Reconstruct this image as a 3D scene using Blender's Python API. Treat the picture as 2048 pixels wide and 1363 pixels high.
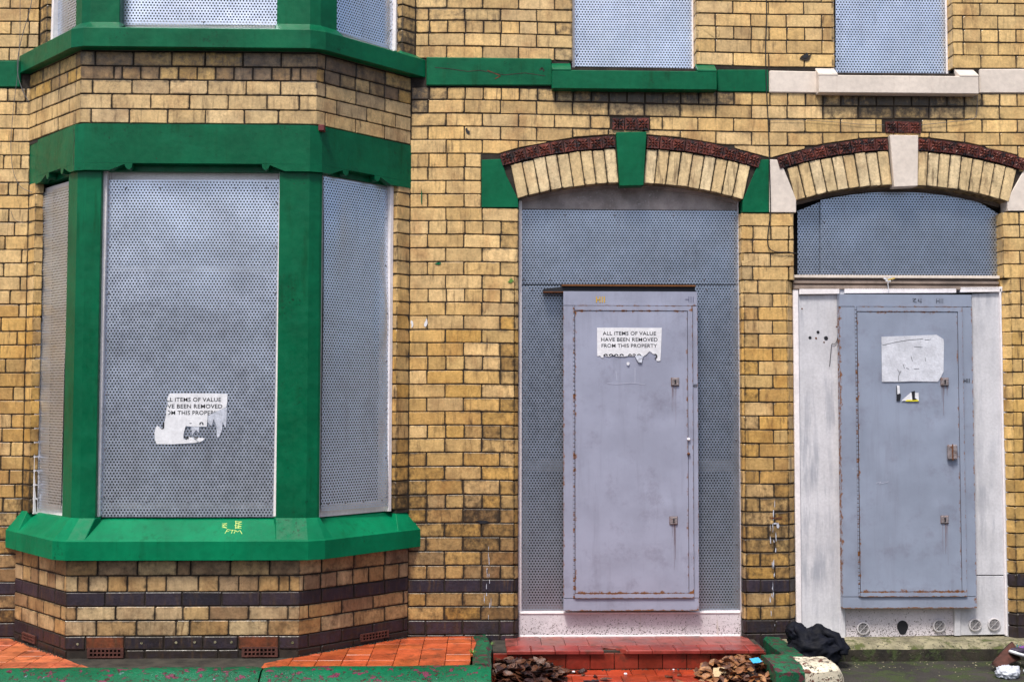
import bpy, bmesh, math, random
from mathutils import Vector, Matrix, noise
random.seed(7)
C = bpy.context.scene.collection
sc = bpy.context.scene
for o in list(bpy.data.objects): bpy.data.objects.remove(o)

# ------------------------------------------------------------------ camera, sky, sun, exposure
ZO = 0.5                      # height of the lowest purple band above the street
F, RX, RY, RZ = 2295.03, math.radians(2.71502), math.radians(-0.09494), math.radians(-1.54997)
CAM = Vector((0, -7.4, 1.2539 + ZO))
M = (Matrix.Rotation(RZ, 3, 'Z') @ Matrix.Rotation(RX, 3, 'X') @ Matrix.Rotation(RY, 3, 'Y'))
right, fwd, up = M.col[0], M.col[1], M.col[2]
cd = bpy.data.cameras.new('camera'); cam = bpy.data.objects.new('camera', cd); C.objects.link(cam)
mw = Matrix.Identity(4)
for i in range(3):
    mw[i][0], mw[i][1], mw[i][2], mw[i][3] = right[i], up[i], -fwd[i], CAM[i]
cam.matrix_world = mw
cd.sensor_width = 36; cd.lens = F / 2048 * 36; cd.clip_end = 500; cd.clip_start = .05
sc.camera = cam
SUN_EL, SUN_AZ = math.radians(60), math.radians(24)      # high, a little to the left of the viewer
w = bpy.data.worlds.new('World'); sc.world = w; w.use_nodes = True
nt = w.node_tree; nt.nodes.clear()
sky = nt.nodes.new('ShaderNodeTexSky'); sky.sky_type = 'NISHITA'; sky.sun_disc = False
sky.sun_elevation = SUN_EL; sky.sun_rotation = math.radians(180) + SUN_AZ
sky.air_density = 1.0; sky.dust_density = 4.0; sky.ozone_density = 1.0
bg = nt.nodes.new('ShaderNodeBackground'); bg.inputs[1].default_value = 0.115
wo = nt.nodes.new('ShaderNodeOutputWorld')
nt.links.new(sky.outputs[0], bg.inputs[0]); nt.links.new(bg.outputs[0], wo.inputs[0])
sd = bpy.data.lights.new('sun', 'SUN'); sd.energy = 2.6; sd.angle = math.radians(12); sd.color = (1, .95, .87)
so = bpy.data.objects.new('sun', sd); C.objects.link(so)
sv = Vector((-math.sin(SUN_AZ) * math.cos(SUN_EL), -math.cos(SUN_AZ) * math.cos(SUN_EL), math.sin(SUN_EL)))
so.rotation_euler = sv.to_track_quat('Z', 'Y').to_euler(); so.location = (0, -5, 8)
sc.view_settings.view_transform = 'Standard'; sc.view_settings.look = 'None'
sc.view_settings.gamma = 1; sc.view_settings.exposure = 0.55
try: sc.view_settings.use_curve_mapping = False
except Exception: pass

# ------------------------------------------------------------------ measuring helpers
def ray(x, y): return (right * ((x - 1024) / F) + fwd - up * ((y - 681.5) / F))
def at(x, y, Y=0.):
    d = ray(x, y); return CAM + d * ((Y - CAM.y) / d.y)
def atz(x, y, z):
    d = ray(x, y); return CAM + d * ((z - CAM.z) / d.z)
def hit(x, y, P, Q):          # point of a vertical plane through plan points P, Q: (distance along, height)
    d = ray(x, y); e = (Vector((Q[0], Q[1])) - Vector((P[0], P[1]))); L = e.length; e /= L
    n = Vector((-e.y, e.x)); t = ((P[0] - CAM.x) * n.x + (P[1] - CAM.y) * n.y) / (d.x * n.x + d.y * n.y)
    q = CAM + d * t
    return (q.x - P[0]) * e.x + (q.y - P[1]) * e.y, q.z
def rnd(a, b): return random.uniform(a, b)
def lerp(a, b, t): return a + (b - a) * t
def nz(x, y, z=0.): return noise.noise(Vector((x, y, z)))

# ------------------------------------------------------------------ object helpers
def props(o, label=None, cat=None, group=None, kind=None):
    if label: o['label'] = label
    if cat: o['category'] = cat
    if group: o['group'] = group
    if kind: o['kind'] = kind
    return o
def thing(name, label, cat, loc=(0, 0, 0), group=None):
    o = bpy.data.objects.new(name, None); C.objects.link(o); o.location = loc; o.empty_display_size = .1
    return props(o, label, cat, group)
def wloc(o):
    v = Vector(o.location)
    while o.parent: o = o.parent; v = v + Vector(o.location)
    return v
def link(name, me, mat=None, parent=None, loc=(0, 0, 0)):
    """loc is a world place; vertices of me are relative to it (no parent is ever turned)"""
    o = bpy.data.objects.new(name, me); C.objects.link(o)
    if mat is not None and len(me.materials) == 0: me.materials.append(mat)
    v = Vector(loc)
    if parent is not None: v = v - wloc(parent); o.parent = parent
    o.location = v
    return o
class MB:
    """collects world-space geometry"""
    def __init__(s): s.v = []; s.f = []; s.c = []; s.uv = []
    def add(s, vs, fs, col=None):
        n = len(s.v); s.v += [Vector(v) for v in vs]; s.f += [tuple(i + n for i in f) for f in fs]
        s.c += ([col] * len(vs) if not (col and isinstance(col, list)) else col)
    def box(s, x0, x1, y0, y1, z0, z1, col=None):
        vs = [(x, y, z) for x in (x0, x1) for y in (y0, y1) for z in (z0, z1)]
        s.add(vs, [(0, 1, 3, 2), (4, 6, 7, 5), (0, 4, 5, 1), (2, 3, 7, 6), (0, 2, 6, 4), (1, 5, 7, 3)], col)
    def build(s, name, mat, parent=None, bevel=0, smooth=False, seg=1, kind=None):
        c = sum(s.v, Vector()) / max(1, len(s.v))
        me = bpy.data.meshes.new(name); me.from_pydata([v - c for v in s.v], [], s.f); me.update()
        if any(x is not None for x in s.c):
            a = me.color_attributes.new('tint', 'FLOAT_COLOR', 'POINT')
            for i, x in enumerate(s.c): a.data[i].color = x or (.5, .5, .5, 0)
        if smooth:
            for p in me.polygons: p.use_smooth = True
        o = link(name, me, mat, parent, c)
        bm = bmesh.new(); bm.from_mesh(me); bmesh.ops.recalc_face_normals(bm, faces=bm.faces)
        if bevel:
            ed = [e for e in bm.edges if len(e.link_faces) == 2 and e.calc_face_angle(0) > .5]
            bmesh.ops.bevel(bm, geom=ed, offset=bevel, segments=seg, affect='EDGES', clamp_overlap=True)
        bm.to_mesh(me); bm.free()
        if kind: o['kind'] = kind
        return o
def box(name, x0, x1, y0, y1, z0, z1, mat, parent=None, bevel=.003, col=None):
    m = MB(); m.box(x0, x1, y0, y1, z0, z1, col); return m.build(name, mat, parent, bevel)
def prism(name, poly, z0, z1, mat, parent=None, bevel=0, top=None):
    """plan polygon between two heights; top may be another polygon"""
    n = len(poly); top = top or poly; m = MB()
    zt = z1 if isinstance(z1, (list, tuple)) else [z1] * n
    m.add([(p[0], p[1], z0) for p in poly] + [(p[0], p[1], zt[i]) for i, p in enumerate(top)],
          [tuple(range(n))[::-1], tuple(range(n, 2 * n))] + [(i, (i + 1) % n, n + (i + 1) % n, n + i) for i in range(n)])
    return m.build(name, mat, parent, bevel)

# ------------------------------------------------------------------ material helpers
class G:
    def __init__(s, name):
        s.m = bpy.data.materials.new(name); s.m.use_nodes = True; s.t = s.m.node_tree; s.t.nodes.clear()
        s.out = s.n('ShaderNodeOutputMaterial'); s.b = s.n('ShaderNodeBsdfPrincipled')
        s.l(s.b.outputs[0], s.out.inputs[0]); s.geo = s.n('ShaderNodeNewGeometry').outputs['Position']
    def n(s, t, **k):
        x = s.t.nodes.new(t)
        for a, b in k.items(): setattr(x, a, b)
        return x
    def l(s, a, b): s.t.links.new(a, b)
    def inp(s, sock, v):
        if hasattr(v, 'links') or isinstance(v, bpy.types.NodeSocket): s.l(v, sock)
        else: sock.default_value = v
    def math(s, op, a, b=0., c=None):
        x = s.n('ShaderNodeMath', operation=op); s.inp(x.inputs[0], a); s.inp(x.inputs[1], b)
        if c is not None: s.inp(x.inputs[2], c)
        return x.outputs[0]
    def scale(s, v, k, vec=None):
        x = s.n('ShaderNodeVectorMath', operation='MULTIPLY'); s.l(vec or s.geo, x.inputs[0]); x.inputs[1].default_value = v if isinstance(v, tuple) else (v, v, v)
        return x.outputs[0]
    def noise(s, scale, detail=4, rough=.55, vec=None, stretch=None, dist=0):
        x = s.n('ShaderNodeTexNoise'); x.inputs['Scale'].default_value = scale; x.inputs['Detail'].default_value = detail
        x.inputs['Roughness'].default_value = rough; x.inputs['Distortion'].default_value = dist
        v = vec or s.geo
        if stretch: v = s.scale(stretch, 1, v)
        s.l(v, x.inputs['Vector']); return x.outputs['Fac']
    def voro(s, scale, feature='F1', vec=None):
        x = s.n('ShaderNodeTexVoronoi', feature=feature); x.inputs['Scale'].default_value = scale
        s.l(vec or s.geo, x.inputs['Vector']); return x.outputs['Distance']
    def ramp(s, v, lo, hi, a=0., b=1.):
        x = s.n('ShaderNodeMapRange'); x.interpolation_type = 'SMOOTHSTEP'
        s.inp(x.inputs[0], v); x.inputs[1].default_value = lo; x.inputs[2].default_value = hi; x.inputs[3].default_value = a; x.inputs[4].default_value = b
        return x.outputs[0]
    def mix(s, f, a, b, mode='MIX'):
        x = s.n('ShaderNodeMix', data_type='RGBA', blend_type=mode); s.inp(x.inputs[0], f)
        for q, v in ((6, a), (7, b)):
            if isinstance(v, tuple): v = (v[0], v[1], v[2], 1)
            s.inp(x.inputs[q], v)
        return x.outputs[2]
    def gray(s, v):
        x = s.n('ShaderNodeCombineColor')
        for i in range(3): s.l(v, x.inputs[i])
        return x.outputs[0]
    def bump(s, h, strength=.3, dist=.01):
        x = s.n('ShaderNodeBump'); x.inputs['Strength'].default_value = strength; x.inputs['Distance'].default_value = dist
        s.l(h, x.inputs['Height']); s.l(x.outputs[0], s.b.inputs['Normal'])
    def attr(s, name='tint'):
        x = s.n('ShaderNodeAttribute'); x.attribute_name = name; return x
    def fin(s, col, rough=.5, metal=0., spec=.5):
        s.inp(s.b.inputs['Base Color'], col if not isinstance(col, tuple) else (*col[:3], 1)); s.inp(s.b.inputs['Roughness'], rough)
        s.inp(s.b.inputs['Metallic'], metal); s.b.inputs['Specular IOR Level'].default_value = spec
        return s.m

def brick_mat(name, soot=(.022, .015, .010), rough=.36, spots=1.):
    g = G(name); a = g.attr(); rgb, dirt = a.outputs['Color'], a.outputs['Alpha']
    n1 = g.noise(9, 5, .6); n2 = g.noise(60, 5, .65); n3 = g.noise(230, 2, .5)
    c = g.mix(1., rgb, g.gray(g.ramp(n1, .25, .75, .74, 1.18)), 'MULTIPLY')
    c = g.mix(1., c, g.gray(g.ramp(n2, .25, .8, .80, 1.14)), 'MULTIPLY')
    c = g.mix(g.ramp(g.noise(6, 4, .6, stretch=(1, 1, .6)), .48, .72, 0, .8), c, (.66, .56, .50), 'MULTIPLY')       # brown bloom
    streak = g.noise(38, 5, .65, stretch=(1, 1, .16))
    k = g.math('MULTIPLY', g.ramp(streak, .47, .75), g.ramp(g.noise(2.3, 4, .6), .36, .64, .22, 1.))
    c = g.mix(k, c, (.10, .058, .026))
    speck = g.math('MULTIPLY', g.ramp(g.noise(95, 5, .75), .55, .66), g.ramp(g.noise(3.1, 4, .6), .38, .66, .15 * spots, .95))
    d = g.math('ADD', g.math('MULTIPLY', g.ramp(g.math('ADD', g.noise(22, 6, .7), g.math('MULTIPLY', dirt, .55)), .55, 1.0), .93), 0.)
    d = g.math('MULTIPLY', d, g.ramp(dirt, 0, .35))
    d = g.math('MAXIMUM', d, g.math('MULTIPLY', speck, g.ramp(dirt, -.2, .6, .25, .9)))
    c = g.mix(d, c, soot)
    cr = g.math('MULTIPLY', g.ramp(g.voro(24, 'DISTANCE_TO_EDGE', g.scale((1, 1, 1), 1)), .0, .012, 1, 0), g.ramp(g.noise(1.7, 2, .5), .56, .66))
    c = g.mix(g.math('MULTIPLY', cr, .7), c, (.05, .03, .015))
    g.bump(g.math('ADD', g.math('ADD', n2, g.math('MULTIPLY', n3, .4)), g.math('MULTIPLY', n1, 2.)), .35, .004)
    return g.fin(c, g.ramp(n2, .3, .8, rough - .08, rough + .25), 0, .5)
M_brick = brick_mat('glazed_brick')
def simple(name, base, dark=.75, light=1.2, rough=.5, scale=8, fine=70, metal=0., bump=.25, chips=None, specks=None, streaks=None, spec=.5, extra=None, objspace=False, soft=.012):
    g = G(name)
    if objspace: g.geo = g.n('ShaderNodeTexCoord').outputs['Object']
    n1 = g.noise(scale, 5, .6); n2 = g.noise(fine, 4, .6)
    c = g.mix(1., base, g.gray(g.ramp(n1, .28, .72, dark, light)), 'MULTIPLY')
    c = g.mix(1., c, g.gray(g.ramp(n2, .3, .7, .93, 1.06)), 'MULTIPLY')
    h = g.math('ADD', n2, g.math('MULTIPLY', n1, 1.5))
    if streaks:
        col, amt, lo = streaks; k = g.math('MULTIPLY', g.ramp(g.noise(20, 4, .65, stretch=(1, 1, .1)), lo, lo + .22), g.ramp(g.noise(2.2, 3, .6), .4, .7, .15, 1.))
        c = g.mix(g.math('MULTIPLY', k, amt), c, col)
    if specks:
        col, sc_, lo = specks; k = g.math('MULTIPLY', g.ramp(g.noise(sc_, 5, .75), lo, lo + .04), 1.); c = g.mix(k, c, col)
    if chips:
        for col, sc_, lo in chips:
            k = g.ramp(g.noise(sc_, 7, .68, dist=.4), lo, lo + soft); c = g.mix(k, c, col); h = g.math('SUBTRACT', h, g.math('MULTIPLY', k, .8))
    if extra: c = extra(g, c)
    g.bump(h, bump, .004)
    return g.fin(c, g.ramp(n2, .3, .75, rough - .07, rough + .1), metal, spec)
M_mortar = simple('dark_mortar', (.021, .015, .011), .5, 1.8, .9, 12, 120)
def grime(g, c):
    b = g.math('MULTIPLY', g.ramp(g.noise(42, 6, .75), .54, .66), g.ramp(g.noise(4.5, 4, .6), .50, .70))
    c = g.mix(g.math('MULTIPLY', b, .8), c, (.006, .012, .008))
    f = g.math('MULTIPLY', g.ramp(g.noise(9, 5, .6, stretch=(.35, 1, 1)), .50, .70), .35)
    c = g.mix(f, c, (.004, .14, .066))
    return c
M_green = simple('green_gloss_paint', (.0006, .104, .044), .78, 1.2, .36, 3, 26, bump=.3, spec=.2,
                 specks=((.06, .025, .02), 30, .70), streaks=((.001, .045, .012), .75, .50), extra=grime)
M_green_sill_lit = simple('lit_green_sill_paint', (.0006, .155, .066), .82, 1.2, .5, 3, 22, bump=.3, spec=.1,  # trim green with skylight on the sill lightened into its colour
                 chips=[((.10, .022, .03), 13, .715)], streaks=((.001, .06, .02), .6, .50), extra=grime)
M_coping = simple('chipped_green_coping_paint', (.001, .105, .045), .7, 1.25, .42, 4, 40, bump=.8, spec=.2,
                 chips=[((.14, .028, .060), 19, .565), ((.05, .02, .02), 34, .60), ((.30, .34, .45), 13, .66)], specks=((.02, .02, .012), 60, .60))
M_oldgreen = simple('worn_green_kerb_paint', (.002, .10, .042), .5, 1.25, .5, 6, 50, bump=.8,
                 chips=[((.075, .022, .028), 20, .54)], specks=((.015, .02, .01), 40, .58))
M_cream = simple('cream_paint', (.70, .62, .55), .9, 1.06, .5, 3, 30, bump=.3, streaks=((.30, .22, .17), .5, .56), specks=((.12, .09, .07), 60, .70))
M_creamcop = simple('chipped_cream_coping_paint', (.66, .60, .47), .8, 1.1, .6, 6, 40, bump=.8, chips=[((.12, .035, .02), 14, .575), ((.05, .04, .03), 24, .60)], specks=((.10, .09, .06), 50, .56))
M_white = simple('white_frame_paint', (.84, .80, .82), .9, 1.05, .4, 5, 50, bump=.15, specks=((.10, .07, .05), 80, .735))
M_board = simple('weathered_white_board', (.60, .60, .64), .88, 1.08, .45, 4, 60, bump=.2, specks=((.05, .04, .04), 50, .725),
                 streaks=((.25, .27, .33), .8, .43))
def dirty_low(z0):
    def f(g, c):
        sep = g.n('ShaderNodeSeparateXYZ'); g.l(g.geo, sep.inputs[0])
        low = g.ramp(sep.outputs[2], z0, z0 + .17, .075, 0.)
        k = g.ramp(g.math('ADD', g.noise(120, 4, .7), low), .61, .66)
        return g.mix(k, c, (.035, .025, .02))
    return f
M_kick = simple('spattered_white_kickboard', (.66, .62, .66), .85, 1.06, .35, 4, 60, bump=.15, extra=dirty_low(.20), streaks=((.42, .36, .26), .7, .58))
M_under = simple('dirty_grey_frame_paint', (.34, .34, .37), .8, 1.1, .5)
M_wood = simple('brown_beige_painted_wood', (.30, .23, .19), .7, 1.2, .6, 5, 50, bump=.4, streaks=((.12, .09, .07), .6, .5))
M_head = simple('dusty_arch_board', (.36, .31, .30), .6, 1.2, .6, 7, 90, bump=.3, specks=((.42, .38, .38), 45, .60))
M_terra = simple('glossy_dark_red_terracotta', (.105, .024, .015), .3, 1.7, .3, 11, 60, bump=.9, specks=((.012, .007, .007), 26, .53))
M_purple = None
def tile_mat(name, rough):
    g = G(name); a = g.attr(); n1 = g.noise(7, 5, .6); n2 = g.noise(70, 4, .7)
    c = g.mix(1., a.outputs['Color'], g.gray(g.ramp(n1, .3, .7, .68, 1.15)), 'MULTIPLY')
    c = g.mix(1., c, g.gray(g.ramp(n2, .3, .7, .9, 1.08)), 'MULTIPLY')
    c = g.mix(g.math('MULTIPLY', g.ramp(g.noise(9, 6, .72), .50, .68), .75), c, (.05, .022, .014))
    c = g.mix(g.ramp(g.noise(75, 3, .7), .75, .78), c, (.6, .55, .5))
    g.bump(g.math('ADD', n1, g.math('MULTIPLY', n2, .3)), .3, .004)
    return g.fin(c, g.ramp(n1, .3, .7, rough, rough + .22), 0, .35)
M_tile = tile_mat('quarry_tile', .27)
M_grout = simple('grimy_grout', (.028, .024, .018), .5, 1.8, .9, 12, 120)
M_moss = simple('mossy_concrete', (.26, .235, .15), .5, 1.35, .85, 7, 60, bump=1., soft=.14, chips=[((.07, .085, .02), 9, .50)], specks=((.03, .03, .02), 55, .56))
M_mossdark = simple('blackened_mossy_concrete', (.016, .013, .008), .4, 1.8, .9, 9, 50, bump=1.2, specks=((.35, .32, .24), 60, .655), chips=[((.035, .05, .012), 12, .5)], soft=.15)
M_asph = simple('mossy_tarmac', (.026, .023, .020), .6, 1.6, .8, 3, 50, bump=.9, specks=((.26, .22, .17), 80, .69), chips=[((.030, .045, .010), 7, .46)], soft=.15)
M_road = simple('asphalt', (.05, .05, .05), .8, 1.2, .85, 1, 60, bump=.5)
M_pave = simple('pavement_concrete', (.16, .15, .14), .8, 1.2, .8, 2, 40, bump=.4)
M_dark = simple('dark_interior', (.006, .006, .008), .8, 1.2, .9)
M_glass = G('dark_window_glass').fin((.010, .011, .015), .5, 0, .1)
M_ink = G('black_ink').fin((.006, .007, .012), .6)
M_paper = simple('weathered_sticker_paper', (.74, .75, .80), .9, 1.05, .5, 16, 60, bump=.3, specks=((.40, .38, .42), 55, .68))
M_paper2 = simple('faded_scratched_paper', (.60, .62, .69), .86, 1.1, .5, 18, 90, bump=.4, specks=((.18, .18, .22), 70, .665))
M_smear = simple('thin_paper_residue', (.50, .53, .62), .8, 1.15, .5, 40, 120, bump=.3)
M_rust = simple('rust', (.13, .045, .015), .35, 1.5, .85, 60, 160, bump=.5)
M_cable = G('black_cable').fin((.012, .011, .012), .5)
M_wire = G('grey_wire').fin((.12, .12, .13), .45)
M_cloth = simple('black_nylon_cloth', (.004, .005, .010), .5, 1.7, .7, 9, 60, bump=.25, objspace=True, spec=.18)
M_brown = simple('brown_cloth', (.07, .022, .015), .6, 1.3, .8, 14, 120, bump=.3, objspace=True)
M_bag = simple('crumpled_pale_plastic', (.55, .58, .66), .8, 1.15, .3, 30, 90, bump=.4)
M_leafs = [simple('brown_leaf_%s' % n, c, .6, 1.4, r, 40, 160, bump=.5) for n, c, r in (('dark', (.032, .013, .011), .32), ('mid', (.085, .032, .016), .4), ('tan', (.21, .085, .032), .5), ('ochre', (.28, .13, .05), .55))]
def steel_paint(name, base):
    g = G(name); a = g.attr('tint'); r = a.outputs['Alpha']
    n1 = g.noise(3.2, 4, .6); n2 = g.noise(55, 5, .65)
    c = g.mix(1., base, g.gray(g.ramp(n1, .3, .7, .9, 1.08)), 'MULTIPLY')
    c = g.mix(g.math('MULTIPLY', g.ramp(g.noise(16, 4, .65, stretch=(1, 1, .08)), .5, .75), .28), c, (.17, .17, .22))
    c = g.mix(g.math('MULTIPLY', g.ramp(g.noise(70, 5, .75), .70, .73), .8), c, (.07, .06, .08))
    c = g.mix(g.math('MULTIPLY', g.ramp(g.noise(48, 6, .8, stretch=(1, 1, .5)), .66, .70), .55), c, (.50, .51, .60))
    c = g.mix(g.math('MULTIPLY', g.ramp(g.noise(5, 6, .75), .50, .75), .5), c, (.16, .15, .20))
    k = g.ramp(g.math('ADD', g.noise(30, 6, .7), g.math('MULTIPLY', r, .5)), .70, .86)
    k = g.math('MULTIPLY', k, g.ramp(r, .02, .3))
    c = g.mix(k, c, g.mix(n2, (.09, .025, .008), (.30, .12, .03)))
    g.bump(g.math('ADD', g.math('MULTIPLY', n1, 1.2), g.math('MULTIPLY', n2, .25)), .25, .005)
    return g.fin(c, g.ramp(k, 0, 1, .34, .85), 0, .5)
M_door1 = steel_paint('lavender_grey_door_paint', (.305, .325, .43))
M_door2 = steel_paint('blue_grey_door_paint', (.26, .30, .395))
def perforated(nm, ca, cb):
    g = G(nm); uv = g.n('ShaderNodeUVMap'); uv.uv_map = 'UVMap'; U = uv.outputs[0]
    a, b, r = .0193, .0167, .0051
    sep = g.n('ShaderNodeSeparateXYZ'); g.l(U, sep.inputs[0])
    def lat(ou, ov):
        x = g.math('SUBTRACT', g.math('FRACT', g.math('ADD', g.math('DIVIDE', sep.outputs[0], a), ou)), .5)
        y = g.math('SUBTRACT', g.math('FRACT', g.math('ADD', g.math('DIVIDE', sep.outputs[1], 2 * b), ov)), .5)
        x = g.math('MULTIPLY', x, a); y = g.math('MULTIPLY', y, 2 * b)
        return g.math('SQRT', g.math('ADD', g.math('MULTIPLY', x, x), g.math('MULTIPLY', y, y)))
    d = g.math('MINIMUM', lat(0., 0.), lat(.5, .5))
    hole = g.ramp(d, r - .0004, r + .0004, 1, 0)
    n1 = g.noise(2.2, 4, .6, dist=1.2); n2 = g.noise(30, 5, .7); n3 = g.noise(14, 4, .6, stretch=(1, 1, .12))
    c = g.mix(g.ramp(n1, .3, .7), ca, cb)
    c = g.mix(1., c, g.gray(g.ramp(n2, .3, .7, .93, 1.06)), 'MULTIPLY')
    c = g.mix(g.math('MULTIPLY', g.ramp(n3, .55, .75), .25), c, (.34, .34, .40))
    c = g.mix(g.math('MULTIPLY', g.ramp(g.noise(90, 4, .7), .68, .72), .7), c, (.13, .12, .13))
    g.bump(g.math('ADD', g.math('MULTIPLY', n2, .15), g.math('MULTIPLY', n1, 2.)), .10, .006)
    m = g.fin(c, g.ramp(n2, .2, .8, .27, .38), .84, .5)
    tr = g.n('ShaderNodeBsdfTransparent'); mx = g.n('ShaderNodeMixShader')
    g.l(hole, mx.inputs[0]); g.l(g.b.outputs[0], mx.inputs[1]); g.l(tr.outputs[0], mx.inputs[2]); g.l(mx.outputs[0], g.out.inputs[0])
    return m
M_perf = perforated('perforated_galvanised_steel', (.66, .71, .82), (.74, .81, .94))
M_perf_shade = perforated('shaded_perforated_steel', (.42, .47, .56), (.46, .525, .64))  # same sheet, its colour darkened for the shade in the door recesses
M_rivet = simple('dull_rivet_steel', (.22, .22, .25), .7, 1.3, .4, 40, 90, metal=.7)
def rgbmat(name, c, r=.5): return G(name).fin(c, r)

# ------------------------------------------------------------------ bricks
JOINT = .0062
def slab(poly, fr, depth=.03, bev=.0035, proud=0., cut=.004, col=None, jit=.0012, edge=.34):
    """chamfered prism on polygon (u,v) in frame fr=(O,U,V,N); returns verts, faces, colours"""
    O, U, V, N = fr
    ar = sum(poly[i][0] * poly[(i + 1) % len(poly)][1] - poly[(i + 1) % len(poly)][0] * poly[i][1] for i in range(len(poly)))
    if ar < 0: poly = poly[::-1]
    P = [Vector(p) + Vector((rnd(-jit, jit), rnd(-jit, jit))) for p in poly]
    ring = []
    n = len(P)
    for i in range(n):
        a, b, c = P[i - 1], P[i], P[(i + 1) % n]
        la, lc = (a - b).length, (c - b).length
        if n <= 4 and cut and min(la, lc) > .02 and random.random() < .55:
            k = cut * rnd(.6, 1.9)
            ring += [b + (a - b) / la * k, b + (c - b) / lc * k]
        else: ring.append(b)
    cen = sum(ring, Vector((0, 0))) / len(ring); n = len(ring)
    inn = []
    for q in ring:
        e = cen - q; wx = max(abs(e.x), 1e-4); wy = max(abs(e.y), 1e-4)
        inn.append(Vector((q.x + math.copysign(min(bev, wx * .5), e.x), q.y + math.copysign(min(bev, wy * .5), e.y))))
    tx, ty = rnd(-.006, .006), rnd(-.02, .02)
    def p3(q, h): return O + U * q.x + V * q.y + N * h
    if edge and n > 2:
        in2 = []
        for q in ring:
            e = cen - q; wx = max(abs(e.x), 1e-4); wy = max(abs(e.y), 1e-4)
            in2.append(Vector((q.x + math.copysign(min(.016 * rnd(.6, 1.5), wx * .7), e.x), q.y + math.copysign(min(.012 * rnd(.6, 1.5), wy * .6), e.y))))
        A_ = [p3(q, proud + (q.x - cen.x) * tx + (q.y - cen.y) * ty) for q in in2]; B_ = [p3(q, proud + (q.x - cen.x) * tx + (q.y - cen.y) * ty) for q in inn]
        vs = A_ + B_ + [p3(q, proud - bev * .9) for q in ring] + [p3(q, proud - depth) for q in ring]
        fs = [tuple(range(n))] + [(r * n + i, (r + 1) * n + i, (r + 1) * n + (i + 1) % n, r * n + (i + 1) % n) for r in range(3) for i in range(n)]
        e1 = [(*col[:3], min(1.2, col[3] + edge * rnd(.3, 1.0))) for _ in range(n)]; oc = (*col[:3], min(1.2, col[3] + edge * 1.5))
        return vs, fs, [col] * n + e1 + [oc] * (2 * n)
    vs = [p3(q, proud + (q.x - cen.x) * tx + (q.y - cen.y) * ty) for q in inn] + [p3(q, proud - bev * .9) for q in ring] + [p3(q, proud - depth) for q in ring]
    fs = [tuple(range(n))]
    for i in range(n):
        j = (i + 1) % n
        fs += [(i, n + i, n + j, j), (n + i, 2 * n + i, 2 * n + j, n + j)]
    if col is not None and len(col) > 3 and edge: oc = (*col[:3], min(1.2, col[3] + edge)); return vs, fs, [col] * n + [oc] * (2 * n)
    return vs, fs, [col] * len(vs)
def mesh_of(name, vs, fs, cols, mat):
    c = sum((Vector(v) for v in vs), Vector()) / len(vs)
    me = bpy.data.meshes.new(name); me.from_pydata([Vector(v) - c for v in vs], [], fs)
    bm = bmesh.new(); bm.from_mesh(me); bmesh.ops.recalc_face_normals(bm, faces=bm.faces); bm.to_mesh(me); bm.free()
    if cols and cols[0] is not None:
        a = me.color_attributes.new('tint', 'FLOAT_COLOR', 'POINT')
        for i, x in enumerate(cols): a.data[i].color = x
    me.materials.append(mat)
    return me, c
def clip(poly, p, n):          # keep side where (q-p).n > 0
    out = []
    for i in range(len(poly)):
        a, b = Vector(poly[i]), Vector(poly[(i + 1) % len(poly)])
        da, db = (a - p).dot(n), (b - p).dot(n)
        if da >= 0: out.append(a)
        if da * db < 0: out.append(a.lerp(b, da / (da - db)))
    return out
def area(p): return abs(sum(p[i][0] * p[(i + 1) % len(p)][1] - p[(i + 1) % len(p)][0] * p[i][1] for i in range(len(p)))) / 2
WALLF = (Vector((0, 0, 0)), Vector((1, 0, 0)), Vector((0, 0, 1)), Vector((0, -1, 0)))

PAL = [(.57, .345, .095), (.60, .375, .12), (.56, .36, .125), (.62, .41, .16), (.50, .30, .09), (.58, .39, .15), (.63, .43, .19), (.58, .345, .09)]
BROWN = [(.30, .185, .085), (.36, .23, .105), (.25, .155, .08), (.40, .265, .12), (.33, .20, .08), (.27, .18, .10)]
PURP = [(.036, .027, .043), (.028, .022, .037), (.045, .030, .045), (.024, .020, .034)]
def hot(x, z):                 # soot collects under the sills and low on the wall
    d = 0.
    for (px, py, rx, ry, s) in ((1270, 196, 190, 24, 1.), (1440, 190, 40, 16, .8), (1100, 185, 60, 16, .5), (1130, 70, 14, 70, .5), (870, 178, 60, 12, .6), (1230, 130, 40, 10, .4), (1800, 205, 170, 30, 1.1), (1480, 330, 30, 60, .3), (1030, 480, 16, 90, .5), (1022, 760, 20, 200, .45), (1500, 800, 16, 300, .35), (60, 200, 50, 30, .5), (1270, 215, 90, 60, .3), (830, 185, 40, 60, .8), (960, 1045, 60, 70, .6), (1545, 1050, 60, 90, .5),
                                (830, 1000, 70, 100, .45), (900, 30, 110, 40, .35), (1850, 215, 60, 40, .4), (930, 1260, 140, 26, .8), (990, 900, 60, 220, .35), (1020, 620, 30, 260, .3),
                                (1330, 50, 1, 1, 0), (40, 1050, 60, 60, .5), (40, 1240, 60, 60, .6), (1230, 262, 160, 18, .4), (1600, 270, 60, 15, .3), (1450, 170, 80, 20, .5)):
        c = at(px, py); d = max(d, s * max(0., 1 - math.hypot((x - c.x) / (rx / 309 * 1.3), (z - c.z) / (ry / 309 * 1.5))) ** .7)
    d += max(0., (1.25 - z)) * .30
    return min(1., d)
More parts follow.
